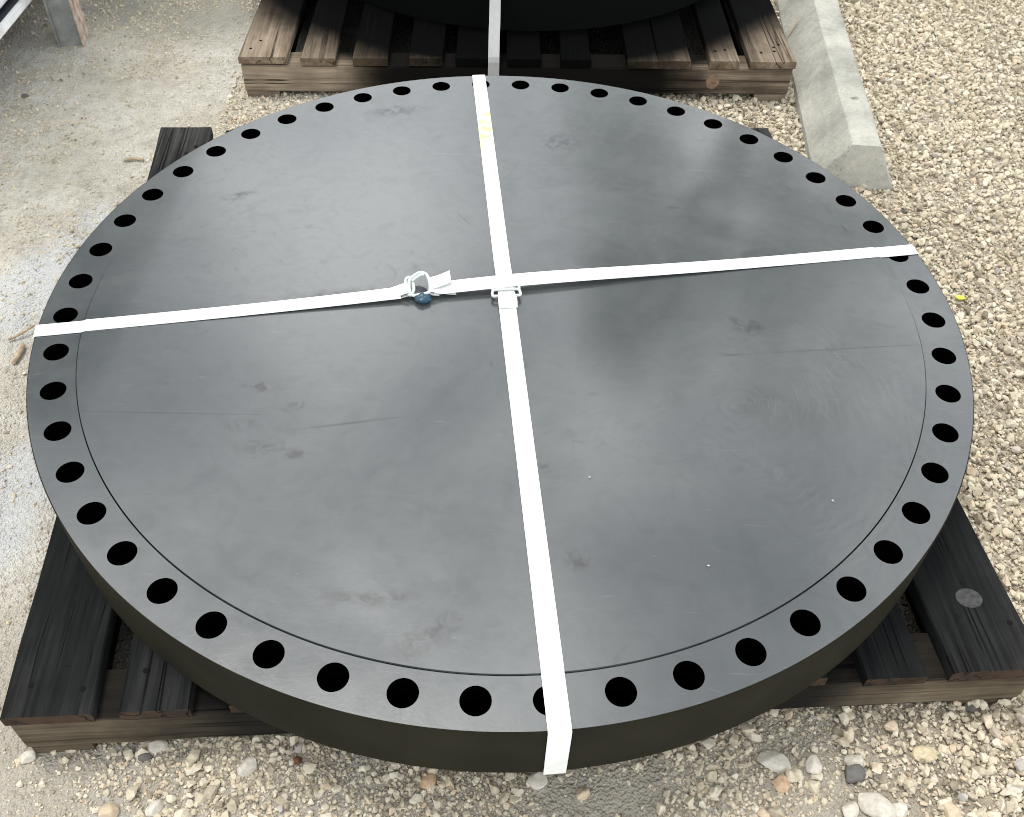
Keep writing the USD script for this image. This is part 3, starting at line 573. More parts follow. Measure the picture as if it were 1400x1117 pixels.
p1, loc1 = make_pallet('charcoal stained wooden pallet under the large strapped flange', [(-.758, -.864), (.924, -.716), (-.969, .818), (.722, .932)], b1, M_deck1, M_beam1, 3, 0, n1)
def fr2(x0, x1): return fr(x0, x1, -0.847, 1.716)
b2 = [(*fr2(-0.847, -0.703), .021, .002), (*fr2(-0.659, -0.556), .025, .004), (*fr2(-0.501, -0.396), .025, .003), (*fr2(-0.33, -0.225), .025, .002), (*fr2(-0.187, -0.08), .025, 0),
      (*fr2(-0.03, 0.075), .025, 0), (*fr2(0.137, 0.23), .025, .002), (*fr2(0.342, 0.4375), .023, .012), (*fr2(0.4385, 0.541), .027, .006), (*fr2(0.601, 0.693), .027, .004), (*fr2(0.725, 0.869), .022, .008)]
n2 = {0: [(0.35, .06), (0.2, .03)], 9: [(0.25, .035), (0.6, .04)], 10: [(0.3, .03), (0.6, .035), (0.62, .05), (0.75, .06)]}
p2, loc2 = make_pallet('brown weathered wooden pallet behind with black overspray in its middle', [(-.847, 1.248), (.869, 1.340), (-.89, 2.96), (.82, 3.05)], b2, M_deck2, M_beam2, 5, 0, n2)
# knots
def knot(c, axis, ra, rb, m, parent, T):
    k = trimesh.creation.icosphere(2, 1.0)
    k.vertices *= (np.array([ra, rb, 0.0022]) if axis == 'z' else np.array([ra, 0.0025, rb]))
    k.apply_translation(T); return obj('knot', k, m, parent, smooth=True)
def to_local(prim, p):
    M = UsdGeom.Xformable(prim).ComputeLocalToWorldTransform(Usd.TimeCode.Default()).GetInverse()
    q = M.Transform(Gf.Vec3d(*map(float, p))); return np.array(q)
right_board = stage.GetPrimAtPath(p1.GetPath().pathString + '/deck_board_009')
knot(None, 'z', 0.025, 0.021, M_knot, right_board, to_local(p1, (0.834, -0.589, -0.1405)))
front_beam = stage.GetPrimAtPath(p2.GetPath().pathString + '/beam')
knot(None, 'y', 0.022, 0.026, M_knot2, front_beam, to_local(p2, (0.62, 1.3265, -0.212)))

# ------------------------------------------------------------------ straps
def bezier_bend(P): return smooth_path(P, 8)
def top_strap(name, label, A, B, profile, material, sw, tilt=None, bot=-0.146, gap=None):
    """A, B: where it crosses the rim's edge; profile(s) -> height over the flange's face"""
    A = np.array(A); B = np.array(B); d = (B - A) / np.linalg.norm(B - A); L = np.linalg.norm(B - A)
    def rim_r(p):  # snap to the circle of the rim
        return p * (0.9272 / np.linalg.norm(p))
    A2, B2 = rim_r(A), rim_r(B)
    d = (B2 - A2) / np.linalg.norm(B2 - A2); L = np.linalg.norm(B2 - A2)
    t = thing(name, label, 'strap', (0, 0, 0), group='straps binding the flanges')
    P = []; Wd = []; w0 = np.array([d[1], -d[0], 0.0])
    P += [[*(A2 + d * 0.10), bot], [*(A2 + d * 0.05), bot], [*(A2 + d * 0.004), bot], [*(A2 - d * 0.0015), bot + 0.004]]
    for z in np.linspace(bot + 0.02, -0.006, 8): P.append([*(A2 - d * 0.0020), z])
    P += [[*(A2 - d * 0.0012), -0.0004], [*(A2 + d * 0.002), 0.0016]]
    for s in np.linspace(0.015, L - 0.015, 300):
        c = A2 + d * s; h = profile(s, c)
        P.append([*c, h])
    P += [[*(B2 - d * 0.002), 0.0016], [*(B2 + d * 0.0012), -0.0004]]
    for z in np.linspace(-0.006, bot + 0.02, 8): P.append([*(B2 + d * 0.0020), z])
    P += [[*(B2 + d * 0.0015), bot + 0.004], [*(B2 - d * 0.004), bot], [*(B2 - d * 0.05), bot], [*(B2 - d * 0.10), bot]]
    P = np.array(P)
    W = np.tile(w0, (len(P), 1))
    if tilt is not None:
        for i, p in enumerate(P):
            if p[2] > 0: 
                a = tilt((p[:2] - A2) @ d); W[i] = w0 * math.cos(a) + np.array([0, 0, 1.0]) * math.sin(a)
    S = (P[:, :2] - A2) @ d
    top = P[:, 2] > 0
    if gap is None: obj('band', ribbon(P, W, 0.0013, sw), material, t)
    else:
        i0 = max(i for i in range(len(P)) if S[i] < gap[0] and i < len(P) / 2 + 60 and (top[i] or i < 20))
        i1 = min(i for i in range(len(P)) if S[i] > gap[1] and top[i] and i > i0)
        obj('band', ribbon(P[:i0 + 1], W[:i0 + 1], 0.0013, sw), material, t); obj('band', ribbon(P[i1:], W[i1:], 0.0013, sw), material, t)
    return t, A2, d, w0

def rf(c): return 0.0034 if np.linalg.norm(c) < 0.836 else 0.0012
# strap running away from the viewer: rises a little at the middle where it is folded through its buckle
def profA(s, c):
    y = c[1]
    return rf(c) + 0.0125 * math.exp(-((y - 0.035) / 0.055) ** 2)
sA, A0, dA, wA = top_strap('white_strap', 'white strap with yellow smudges running front to back over the large flange', (-0.0975, 0.913), (0.1055, -0.923), profA, M_strapA, 0.0345, gap=(0.883, 0.905))
def profB(s, c):
    x = c[0]
    h = 0.015 * math.exp(-(abs(x - 0.02) / 0.36) ** 1.8)
    return rf(c) + h
def tiltB(s): 
    x = s - 0.94
    return -0.16 * math.exp(-((x - 0.02) / 0.3) ** 2)
sB, B0, dB, wB = top_strap('white_strap', 'white strap running left to right across the large flange', (-0.9175, -0.140), (0.9035, 0.217), profB, M_strap, 0.0335, tiltB, gap=(0.722, 0.778))

def buckle(parent, centre, ang, tilt, wid, ln, wire=0.0023, curl=0.0):
    """double-loop wire buckle: an outer wire frame, a middle bar and the strap's folds about it"""
    a, b = wid / 2, ln / 2
    R = np.array([[math.cos(ang), -math.sin(ang), 0], [math.sin(ang), math.cos(ang), 0], [0, 0, 1.0]]) @ np.array([[1, 0, 0], [0, math.cos(tilt), -math.sin(tilt)], [0, math.sin(tilt), math.cos(tilt)]])
    loop = [(-a, -b * .72, 0), (-a * .86, -b, 0), (0, -b, 0.001), (a * .86, -b, 0), (a, -b * .72, 0), (a * .93, 0, curl), (a, b * .72, 0), (a * .86, b, 0), (0, b, 0.001), (-a * .86, b, 0), (-a, b * .72, 0), (-a * .93, 0, curl)]
    Pp = smooth_path(loop, 6, closed=True) @ R.T + centre
    f = obj('buckle', tube(Pp, wire, 10, closed=True), M_wire, parent, smooth=True)
    bar = np.array([(-a * .93, -b * .1, curl), (-a * .5, -b * .1, curl + .002), (a * .5, -b * .1, curl + .002), (a * .93, -b * .1, curl)]) @ R.T + centre
    obj('bar', tube(smooth_path(bar, 6), wire, 10), M_wire, f, smooth=True)
    return f, R
def fold(parent, pts, W, width, mat_, name='fold'):
    P = smooth_path(pts, 8); return obj(name, ribbon(P, np.tile(W, (len(P), 1)), 0.0013, width), mat_, parent)

# buckle of the front-to-back strap, just on the near side of the crossing
cA = np.array([0.0015, 0.016, 0.0165])
angA = math.atan2(dA[1], dA[0]) + PI / 2
fA, RA = buckle(sA, cA, angA, 0.06, 0.058, 0.038, 0.0030)
def loA(x, y, z): return np.array([x, y, z]) @ RA.T + cA
wv = RA @ np.array([1.0, 0, 0])
fold(sA, [loA(0, 0.046, -0.001), loA(0, 0.030, 0.0035), loA(0, 0.020, 0.0045), loA(0, 0.0145, 0.0015), loA(0, 0.017, -0.0040), loA(0, 0.03, -0.0075), loA(0, 0.05, -0.0095)], wv, 0.0350, M_strapA)
fold(sA, [loA(0, -0.062, -0.0115), loA(0, -0.038, -0.003), loA(0, -0.025, 0.0042), loA(0, -0.0175, 0.0042), loA(0, -0.0150, 0.0), loA(0, -0.019, -0.0045), loA(0, -0.036, -0.0105)], wv, 0.0350, M_strapA)
fold(sA, [loA(0.001, -0.050, -0.004), loA(0.001, -0.040, 0.0012), loA(0.001, -0.031, 0.0042), loA(0.001, -0.027, 0.0048)], wv, 0.0380, M_strapA)
# buckle of the left-to-right strap, cocked up on edge, with the cut tail of the strap sticking out
cB = np.array([-0.178, 0.009, 0.0215])
uB = np.array([dB[0], dB[1], 0.0]); vB = np.array([-dB[1], dB[0], 0.0])
def loB(x, y, z): return cB + uB * x + vB * y + np.array([0, 0, 1.0]) * z
def loopB(pts, r, nm, parent=sB): return obj(nm, tube(smooth_path([loB(*q) for q in pts], 8, closed=True), r, 10, closed=True), M_wire, parent, smooth=True)
fB = loopB([(-.014, -.018, -.006), (.006, -.018, -.005), (.020, -.016, -.003), (.024, .0, .004), (.020, .020, .012), (.008, .026, .015), (-.004, .022, .013), (-.016, .014, .008), (-.019, -.004, .001)], 0.0034, 'buckle')
loopB([(-.020, -.016, -.006), (-.024, .0, .0), (-.024, .017, .006), (-.016, .022, .008), (-.010, .010, .003), (-.011, -.008, -.004)], 0.0034, 'wire_loop', fB)
obj('bar', tube(smooth_path([loB(-.012, .010, .008), loB(.004, .018, .014), loB(.014, .020, .014)], 6), 0.0026, 8), M_wire, fB, smooth=True)
wB3 = np.array([wB[0], wB[1], 0.0])
fold(sB, [loB(-.062, .001, -.0135), loB(-.046, .001, -.009), loB(-.032, .001, -.004), loB(-.022, .001, -.001), loB(-.018, .001, -.004), loB(-.022, .001, -.008), loB(-.036, .001, -.012)], wB3, 0.0335, M_strap)
fold(sB, [loB(.075, -.005, -.0115), loB(.055, -.004, -.008), loB(.034, -.003, -.003), loB(.026, -.002, .0), loB(.021, -.002, -.003), loB(.026, -.003, -.009), loB(.040, -.004, -.012)], wB3, 0.0335, M_strap)
fold(sB, [loB(.022, .004, .002), loB(.040, .007, .003), loB(.055, .010, .006), loB(.068, .013, .009)], wB3 * 0.97 + np.array([0, 0, -0.2]), 0.030, M_strap, 'tail')
# crumpled blue scrap under the buckle
bs = trimesh.creation.icosphere(3, 1.0); v = bs.vertices
bs.vertices = (v * (1 + 0.55 * (meshkit.fbm(v * 2.2 + 4, 3, 2)[:, None] - 0.5))) * np.array([0.017, 0.014, 0.009]) + np.array([-0.168, -0.014, 0.0115])
t = thing('blue_scrap', 'crumpled glossy blue and black scrap tucked under the left strap buckle', 'scrap')
obj('blue_lump', bs, M_blue, t)
dk = trimesh.creation.icosphere(3, 1.0); v = dk.vertices
dk.vertices = (v * (1 + 0.4 * (meshkit.fbm(v * 2.0 + 9, 3, 5)[:, None] - 0.5))) * np.array([0.017, 0.017, 0.008]) + np.array([-0.177, 0.006, 0.0100])
obj('black_lump', dk, M_dark, t)

# strap of the flange behind: over its edge and slanting down to the pallet's front beam
t = thing('white_strap', 'pale grey strap hanging down over the front of the brown pallet behind', 'strap', group='straps binding the flanges')
P = [(-0.073, 3.0, 0.0045), (-0.073, 2.6, 0.0045), (-0.073, 2.2, 0.0045), (-0.073, 1.8, 0.0045), (-0.0728, 1.482, 0.0022), (-0.0726, 1.474, -0.001), (-0.072, 1.44, -0.026), (-0.071, 1.36, -0.084), (-0.070, 1.275, -0.147), (-0.0695, 1.2835, -0.156)]
P = [(-0.073, 3.0, 0.0045), (-0.073, 2.6, 0.0045), (-0.073, 2.2, 0.0045), (-0.073, 1.8, 0.0045), (-0.0728, 1.482, 0.0022), (-0.0726, 1.474, -0.001), (-0.072, 1.44, -0.026), (-0.071, 1.36, -0.086), (-0.0702, 1.292, -0.137), (-0.070, 1.2835, -0.150), (-0.070, 1.2825, -0.20), (-0.070, 1.2825, -0.25), (-0.070, 1.286, -0.2585), (-0.070, 1.32, -0.2595)]
Pn = []
for a, b in zip(P[:-1], P[1:]):
    for s in np.linspace(0, 1, 6, endpoint=False): Pn.append(np.array(a) * (1 - s) + np.array(b) * s)
Pn.append(np.array(P[-1]))
obj('band', ribbon(np.array(Pn), np.tile([-1.0, 0, 0], (len(Pn), 1)), 0.0013, 0.0345), M_strap_grey, t)

# ------------------------------------------------------------------ concrete wheel stop
t = thing('wheel_stop', 'grey concrete wheel stop with sloping sides beside the brown pallet', 'wheel stop', (0.98, 0.868, GZ), -0.068)
sec = [(-0.117, -0.03), (-0.114, 0.030), (-0.036, 0.138), (-0.030, 0.1405), (0.040, 0.1410), (0.045, 0.138), (0.114, 0.010), (0.117, -0.03)]
Ls = 1.83; N = 60; rows = []
for k in range(N + 1):
    s = Ls * k / N
    row = []
    for (x, z) in sec:
        n = meshkit.fbm(np.array([x * 14 + 3, s * 14, z * 14 + 1]), 3, 4) - 0.5
        q = 0.004 if k in (0, N) else 0.0
        row.append([x * (1 - q * 8) + 0.003 * n, s, z * (1 - q * 3 if z > 0 else 1) + 0.003 * n])
    rows.append(row)
rows[1] = [[p[0], 0.006, p[2]] for p in rows[1]]
V = np.array(rows).reshape(-1, 3); k = len(sec); F = []
for i in range(N):
    for j in range(k):
        l = (j + 1) % k
        F += [[i * k + j, i * k + l, (i + 1) * k + l], [i * k + j, (i + 1) * k + l, (i + 1) * k + j]]
for j in range(1, k - 1):
    F.append([0, j + 1, j]); bb = N * k; F.append([bb, bb + j, bb + j + 1])
body = tm(V, F); body.fix_normals()
try:
    import manifold3d as m3
    mb = m3.Manifold(m3.Mesh(body.vertices.astype(np.float32), body.faces.astype(np.uint32)))
    pit = trimesh.creation.icosphere(2, 1.0); pit.vertices = pit.vertices * (1 + 0.5 * (meshkit.noise(pit.vertices * 2.0, 3)[:, None] - 0.5)) * np.array([0.013, 0.012, 0.012])
    pit.apply_translation([0.006, 0.253, 0.143])
    mp = m3.Manifold(m3.Mesh(pit.vertices.astype(np.float32), pit.faces.astype(np.uint32)))
    r = mb - mp
    if r.num_tri() > 100: body = r
except Exception as e: print('wheel stop pit', e)
obj('body', body, M_conc, t, smooth=25)

# ------------------------------------------------------------------ trailer corner and steel leg, top left
t = thing('trailer', 'white trailer corner with a pale rub rail at the top left edge', 'trailer', (-1.6, 0.9, GZ))
def extr_y(poly, y0, y1): 
    m = trimesh.creation.extrude_polygon(poly, y1 - y0, engine='earcut')
    m.vertices = np.stack([m.vertices[:, 0], y1 - m.vertices[:, 2], m.vertices[:, 1]], 1); m.fix_normals(); return m
sect = shapely.box(-1.85, 0.187, -0.004, 2.75).buffer(-0.02).buffer(0.02, quad_segs=8)
bd = extr_y(shapely.box(-1.85, 0.187, -0.004, 0.62).buffer(-0.02).buffer(0.02, quad_segs=8), 0.0, 3.4); obj('skirt', bd, M_white, t, smooth=40)
obj('body', extr_y(shapely.box(-1.84, 0.623, -0.012, 1.75).buffer(-0.03).buffer(0.03, quad_segs=8), 0.006, 3.394), M_slate, t, smooth=40)  # unseen upper body, added in a dark tone to darken the flange's reflections
obj('rail', extr_y(shapely.box(0.012, 0.160, 0.034, 0.186).buffer(-0.008).buffer(0.008, quad_segs=4), 0.05, 3.35), M_white, t, smooth=40)
obj('sill', extr_y(shapely.box(-1.80, 0.164, 0.013, 0.180), 0.06, 3.34), M_dark, t)
for yy_ in (1.15, 2.25):
    w = trimesh.creation.cylinder(radius=0.29, height=0.2, sections=48); w.apply_transform(trimesh.transformations.rotation_matrix(PI / 2, [0, 1, 0])); w.apply_translation([-0.42, yy_, 0.285])
    ww = obj('wheel', w, M_rubber, t, smooth=40)
    h = trimesh.creation.cylinder(radius=0.17, height=0.21, sections=32); h.apply_transform(trimesh.transformations.rotation_matrix(PI / 2, [0, 1, 0])); h.apply_translation([-0.42, yy_, 0.285]); obj('hub', h, M_steel, ww, smooth=40)
t = thing('steel_leg', 'grey steel channel leg standing on the ground beside the white trailer', 'leg', (-1.492, 1.535, GZ), 0.19)
obj('web', hexa([(-.036, .010, -.02), (.036, .010, -.02), (.036, .018, -.02), (-.036, .018, -.02), (-.036, .010, 1.0), (.036, .010, 1.0), (.036, .018, 1.0), (-.036, .018, 1.0)]), M_steel, t)
obj('flange_plate', hexa([(-.042, .0, -.02), (-.036, .0, -.02), (-.036, .1, -.02), (-.042, .1, -.02), (-.042, .0, 1.0), (-.036, .0, 1.0), (-.036, .1, 1.0), (-.042, .1, 1.0)]), M_steel, t)
obj('flange_plate', hexa([(.036, .0, -.02), (.042, .0, -.02), (.042, .1, -.02), (.036, .1, -.02), (.036, .0, 1.0), (.042, .0, 1.0), (.042, .1, 1.0), (.036, .1, 1.0)]), M_rust, t)

# ------------------------------------------------------------------ trees beyond the yard, mirrored softly in the flange's paint
M_bark = mat('bark', {'p': ('principled_bsdf', {'base_color': (0.09, 0.07, 0.05), 'roughness': 0.9})}, [])
M_leaf = mat('tree_leaves', {'oi': ('geometry', {}), 'cr': ('rgb_ramp', {'ramp': [(0.0, (0.03, 0.055, 0.018)), (1.0, (0.07, 0.11, 0.035))]}), 'd': ('principled_bsdf', {'roughness': 0.55}), 't': ('translucent_bsdf', {}), 'm': ('mix_closure', {'fac': 0.25})},
    [('oi.random_per_island', 'cr.fac'), ('cr.color', 'd.base_color'), ('cr.color', 't.color'), ('d.BSDF', 'm.closure1'), ('t.BSDF', 'm.closure2')], surface='m.closure')
def tree(label, x, y, h, rad, seed, n=2600):
    r = np.random.default_rng(seed); t = thing('shade_tree', label, 'tree', (x, y, GZ))
    limbs = [tube(smooth_path([(0, 0, -.1), (.05, .03, h * .3), (-.04, .06, h * .6), (0, 0, h * .85)], 6), 0.13, 10)]
    cl = []
    for k in range(11):
        a = r.uniform(0, 2 * PI); q = r.uniform(0.35, 0.95); c = np.array([math.cos(a) * rad * q, math.sin(a) * rad * q, h * r.uniform(0.48, 0.98)])
        cl.append((c, rad * r.uniform(0.22, 0.42))); limbs.append(tube(smooth_path([(0, 0, h * r.uniform(.3, .5)), c * np.array([.5, .5, .85]), c], 5), 0.045, 8))
    obj('trunk', cat(limbs), M_bark, t, smooth=True)
    ps = []
    for c, q in cl:
        d = r.normal(size=(n // 11, 3)); d /= np.linalg.norm(d, axis=1, keepdims=True); ps.append(c + d * q * r.uniform(.3, 1.05, (len(d), 1)) ** .6)
    ps = np.vstack(ps); m = len(ps); u = r.normal(size=(m, 3)); u /= np.linalg.norm(u, axis=1, keepdims=True); w = np.cross(u, r.normal(size=(m, 3))); w /= np.linalg.norm(w, axis=1, keepdims=True)
    sz = r.uniform(.07, .14, (m, 1)); V = np.stack([ps - u * sz, ps + w * sz * .5, ps + u * sz, ps - w * sz * .5], 1).reshape(-1, 3); i = np.arange(m) * 4
    obj('crown', (V, np.stack([i, i + 1, i + 2, i + 3], 1)), M_leaf, t)
tree('broad green tree beyond the concrete wheel stop', 3.2, 10.5, 10.6, 2.9, 3, 4200)
tree('tall green tree far to the right of the gravel', 8.2, 8.2, 8.6, 2.6, 9)

# ------------------------------------------------------------------ gravel
def rock(seed, flat=0.7, sub=1):
    r = np.random.default_rng(seed)
    p = r.normal(size=(16, 3)); p /= np.linalg.norm(p, axis=1, keepdims=True); p *= r.uniform(0.78, 1.0, (16, 1))
    h = trimesh.convex.convex_hull(p * np.array([1.0, r.uniform(0.65, 0.95), flat * r.uniform(0.8, 1.1)]))
    return h
def big_rock(seed, flat=0.7):
    r = np.random.default_rng(seed); m = trimesh.creation.icosphere(3, 1.0)
    v = m.vertices
    for k in range(11):  # knocked-off faces
        n = r.normal(size=3); n /= np.linalg.norm(n); d = r.uniform(0.62, 0.9)
        q = v @ n; v = v - np.maximum(q - d, 0)[:, None] * n * 0.92
    v = v * (1 + 0.10 * (meshkit.fbm(v * 2.5 + seed, 3, seed)[:, None] - 0.5))
    m.vertices = v * np.array([1.0, r.uniform(0.7, 0.95), flat]); return m

pi_path = '/World/gravel'
PIN = UsdGeom.PointInstancer.Define(stage, pi_path)
protos = []
for k in range(12):
    protos.append(usdkit.mesh(stage, f'{pi_path}/chip' + (f'_{k:03d}' if k else ''), rock(100 + k, 0.55 + 0.04 * k), M_stone, 18).GetPath())
PIN.CreatePrototypesRel().SetTargets(protos)
rs = np.random.default_rng(42)
def in_view(x, y):
    d = np.stack([x, y, np.full_like(x, GZ)], -1) - EYE
    z = d @ fw; px = (d @ rr) / z * F_PX; py = (d @ uu) / z * F_PX
    return (np.abs(px) < 745) & (np.abs(py) < 610)
FP1 = Polygon([(-.74, -.80), (.90, -.66), (.70, .90), (-.94, .79)]); FP2 = Polygon([(-.80, 1.36), (.82, 1.45), (.82, 3.0), (-.86, 2.95)])
def under(x, y):   # no loose chips under the decks, where shade is painted on the ground
    return shapely.contains_xy(FP1, x, y) | shapely.contains_xy(FP2, x, y)
def scatter(n, x0, x1, y0, y1, med, sig, lo, hi, dens):
    x = rs.uniform(x0, x1, n); y = rs.uniform(y0, y1, n)
    ok = in_view(x, y) & (rs.uniform(size=n) < dens(x, y)) & ~under(x, y)
    x, y = x[ok], y[ok]
    s = np.clip(np.exp(np.log(med) + sig * rs.normal(size=len(x))), lo, hi)
    return x, y, s
def P3(x, y): return np.stack([x, y, np.zeros_like(x)], -1)
def sstep(a, b, x): t = np.clip((x - a) / (b - a), 0, 1); return t * t * (3 - 2 * t)
right = lambda x, y: sstep(0.55, 0.85, x + 0.10 * y) * (0.55 + 0.45 * sstep(0.35, 0.55, meshkit.fbm(P3(x, y) * 3.0, 3, 9)))
front = lambda x, y: sstep(-0.55, -0.75, y) * sstep(-0.8, -0.5, x) * np.clip(0.09 + 0.85 * sstep(0.36, 0.60, meshkit.fbm(P3(x, y) * 5.0, 3, 17)), 0, 1)
leftd = lambda x, y: sstep(-0.35, -0.7, x) * (0.15 + 0.85 * sstep(0.38, 0.6, meshkit.fbm(P3(x, y) * 4.0, 3, 27))) * (0.35 + 0.65 * sstep(0.2, 0.7, y))
back = lambda x, y: sstep(0.75, 0.95, y) * np.ones_like(x)
S = [scatter(190000, 0.55, 2.3, -1.0, 2.6, 0.0044, 0.55, 0.0022, 0.015, right),
     scatter(50000, 0.55, 2.3, -1.0, 2.6, 0.0030, 0.35, 0.001, 0.006, right),
     scatter(13000, -0.9, 1.1, -1.15, -0.5, 0.0052, 0.52, 0.0025, 0.016, front),
     scatter(60000, -0.9, 1.1, -1.15, -0.5, 0.0028, 0.45, 0.001, 0.008, front),
     scatter(90000, -2.1, -0.3, -1.1, 2.4, 0.0026, 0.45, 0.001, 0.008, leftd),
     scatter(26000, -0.9, 1.0, 0.75, 1.5, 0.0040, 0.5, 0.001, 0.012, back)]
gxs, gys, gs = [np.concatenate([s[i] for s in S]) for i in range(3)]
gz = ground_z(gxs, gys) + gs * rs.uniform(0.0, 0.6, len(gs)) + np.where(gxs > 0.6, 1, 0) * gs * rs.uniform(0.0, 0.9, len(gs))
n = len(gxs)
q = rs.normal(size=(n, 4)) * np.array([1.0, 0.28, 0.28, 1.0]); q /= np.linalg.norm(q, axis=1, keepdims=True)
PIN.CreatePositionsAttr(Vt.Vec3fArray.FromNumpy(np.stack([gxs, gys, gz], -1).astype(np.float32)))
PIN.CreateScalesAttr(Vt.Vec3fArray.FromNumpy(np.repeat(gs[:, None], 3, 1).astype(np.float32)))
PIN.CreateOrientationsAttr(Vt.QuathArray([Gf.Quath(float(a), float(b), float(c), float(d)) for a, b, c, d in q]))
PIN.CreateProtoIndicesAttr(Vt.IntArray.FromNumpy(rs.integers(0, 12, n).astype(np.int32)))
tag(PIN.GetPrim(), 'loose crushed limestone gravel and grit strewn over the ground', 'gravel', kind='stuff')
print('gravel', n)

# single stones and litter one can point at: photo pixel -> point on the ground
def at(px, py, z=GZ):
    d = fw + (px - 700) / F_PX * rr - (py - 558.5) / F_PX * uu
    return EYE + d * ((z - EYE[2]) / d[2])
def stone(px, py, size, flat, m, label, seed, rz=0.0, z=None, long=1.0):
    p = at(px, py)
    zz = (ground_z(p[0], p[1]) if z is None else z)
    r = big_rock(seed, flat); r.vertices = r.vertices * np.array([long, 1, 1]) * size
    r.apply_transform(trimesh.transformations.rotation_matrix(rz, [0, 0, 1])); r.apply_translation([p[0], p[1], float(zz) + size * flat * 0.45])
    tag(obj('stone', r, m, smooth=32), label, 'stone', 'loose stones lying in the gravel')
stone(1237, 189, 0.0125, .8, M_sgrey, 'round dark grey stone lying right of the wheel stop', 1)
stone(1237, 290, 0.009, .8, M_sgrey, 'small dark stone just below the near end of the wheel stop', 2)
stone(1028, 945, 0.020, .7, M_sgrey, 'dark grey broken stone in the gravel below the right end of the front beam', 3, 0.5)
stone(1262, 907 + 126, 0.020, .55, M_sbuff, 'buff yellow stone in the gravel at the bottom right', 4, 0.1, long=1.3)
stone(1165, 1060, 0.021, .7, M_sgrey, 'dark grey stone with a pale face between white chips at the bottom', 5, 0.6)
stone(1067, 1074, 0.015, .8, M_sorange, 'pale orange stone on bare dust at the bottom right', 6, 1.2)
stone(1195, 1105, 0.026, .7, M_swhite, 'large white wedge of limestone at the bottom edge, right of centre', 7, -0.5, long=1.3)
stone(1160, 1110, 0.018, .8, M_swhite, 'pale blocky stone at the bottom edge left of the large white wedge', 8, 0.9)
stone(1228, 1108, 0.016, .8, M_swhite, 'white rounded stone at the bottom edge right of the large white wedge', 9, 0.2)
stone(1298, 1112, 0.018, .7, M_stan, 'tan stone at the bottom edge, rightmost of the big ones', 10, -0.8)
stone(1167, 1043, 0.017, .8, M_swhite, 'white round stone touching the dark stone with a pale face', 11, 0.3)
stone(1110, 1048, 0.018, .7, M_swhite, 'white stone beside a wide bare patch at the bottom right', 12, 1.5)
stone(1057, 1045, 0.022, .55, M_swhite, 'flat pale grey stone left of the white stones at the bottom right', 13, -0.3, long=1.3)
stone(735, 1070, 0.017, .8, M_swhite, 'cream lumpy stone directly below the front strap end', 14, 0.4)
stone(797, 1087, 0.013, .8, M_stan, 'tan stone at the bottom right of the front strap end', 15, 0.9)
stone(585, 1070, 0.015, .7, M_sorange, 'pinkish brown stone below the flange edge at bottom centre', 16, 1.4, long=1.3)
stone(407, 1041, 0.009, .8, M_sbrown, 'small rust brown stone under the left part of the flange edge', 17)
stone(340, 1050, 0.016, .7, M_swhite, 'white crumbly stone left of the rust brown stone', 18, 0.8, long=1.2)
stone(214, 1022, 0.017, .6, M_swhite, 'flat white stone against the front beam at the left', 19, 0.1, long=1.2)
stone(200, 1037, 0.012, .8, M_sgrey, 'grey pebble just below the flat white stone at the front beam', 20)
stone(38, 1036, 0.015, .6, M_swhite, 'white stone at the left end of the front beam', 21, 0.1)
stone(150, 1112, 0.016, .8, M_stan, 'pale tan stone at the bottom left edge', 22, 0.5)
stone(213, 1106, 0.017, .8, M_swhite, 'white stone at the bottom left edge beside a pale tan one', 23, 0.9)
stone(1385, 1080, 0.015, .8, M_swhite, 'white stone alone on pale dust in the bottom right corner', 24, 0.2)
stone(35, 132, 0.012, .55, M_sgrey, 'dark flat stone on shaded dust near the trailer', 25, 0.1)
stone(84, 110, 0.006, .8, M_sgrey, 'tiny dark pebble on the dust in front of the steel leg', 26)
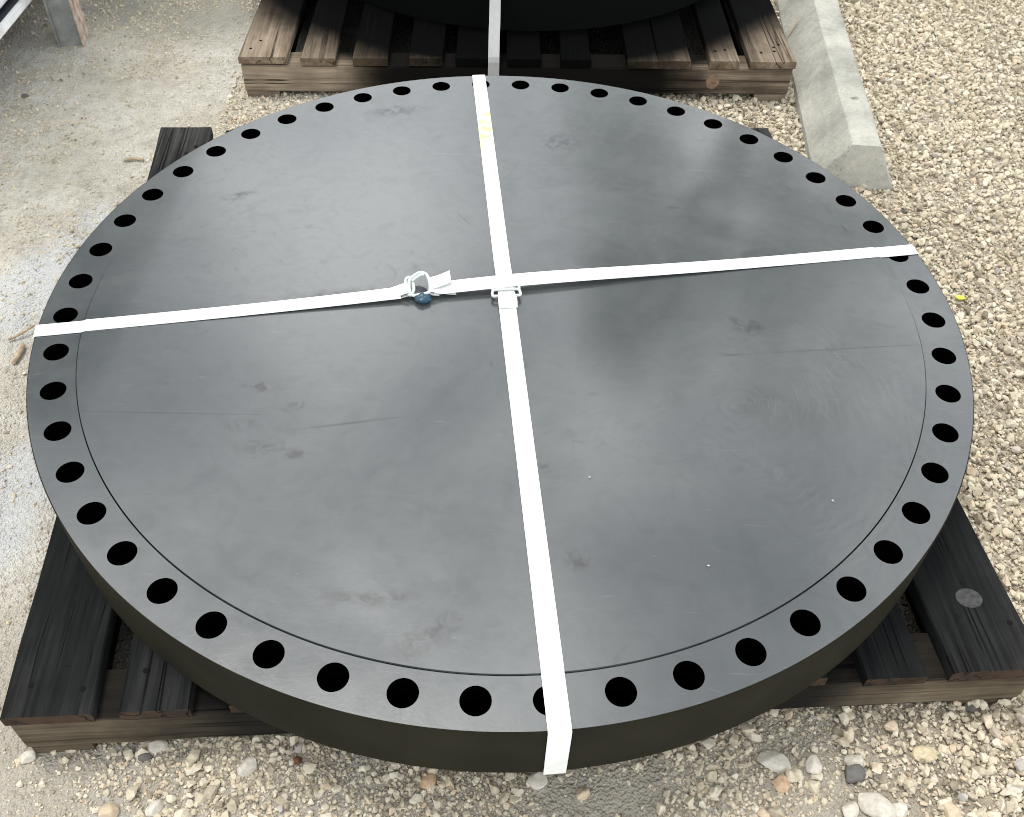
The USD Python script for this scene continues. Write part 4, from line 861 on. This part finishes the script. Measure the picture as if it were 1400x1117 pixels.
stone(1325, 970, 0.013, .8, M_sgrey, 'bluish grey stone under the right end of the front beam', 27)
for (px, py, lab, sd_) in ((806, 653, 'tiny white grit speck on the flange right of the front strap', 31), (968, 774, 'tiny white grit speck on the lower right of the flange', 32), (1138, 685, 'tiny white grit speck near the right bolt holes of the flange', 33)):
    p = at(px, py, 0.003); r = rock(sd_, 0.8); r.vertices *= 0.0026; r.apply_translation([p[0], p[1], 0.0045]); tag(obj('grit_speck', r, M_swhite), lab, 'grit', 'white grit specks on the flange')
# litter
p = at(1311, 411); z = float(ground_z(p[0], p[1]))
lf = trimesh.creation.icosphere(2, 1.0); v = lf.vertices; lf.vertices = v * np.array([0.013, 0.009, 0.004]) * (1 + 0.4 * (meshkit.noise(v * 2, 4)[:, None] - .5)) + np.array([p[0], p[1], z + 0.012])
tag(obj('leaf', lf, M_leafy, smooth=True), 'small yellow green leaf on the gravel right of the flange', 'leaf')
def stalk(pts, r, label):
    P = []
    for (px, py, h) in pts: q = at(px, py); P.append([q[0], q[1], float(ground_z(q[0], q[1])) + h])
    tag(obj('dry_stalk', tube(smooth_path(P, 6), r, 6), M_dry, smooth=True), label, 'stalk', 'dry stalks and sticks on the ground')
stalk([(170, 221, .006), (184, 218, .008), (197, 221, .006)], 0.004, 'short dry stick lying on the dust left of the flange')
stalk([(14, 470, .006), (30, 462, .012), (48, 450, .015)], 0.003, 'dry grass stalk at the left end of the cross strap')
stalk([(20, 500, .006), (28, 487, .009), (33, 474, .006)], 0.006, 'dead brown curled leaf stalk left of the flange')
stalk([(1363, 349, .008), (1377, 362, .012), (1386, 376, .006)], 0.003, 'thin dry stalk on the gravel at the right edge')
stalk([(1260, 290, .006), (1268, 300, .010), (1275, 315, .006)], 0.003, 'thin pale stalk on the gravel below the wheel stop')
for (px, py, h, ln, lab) in ((1072, 30, .1, 0.05, 'short dark twig leaning on the wheel stop'),):
    a = np.array([0.925, 1.70, -0.235]); b = np.array([0.955, 1.735, -0.185])
    tag(obj('twig', tube(np.linspace(a, b, 4), 0.003, 6), M_dry), lab, 'twig')
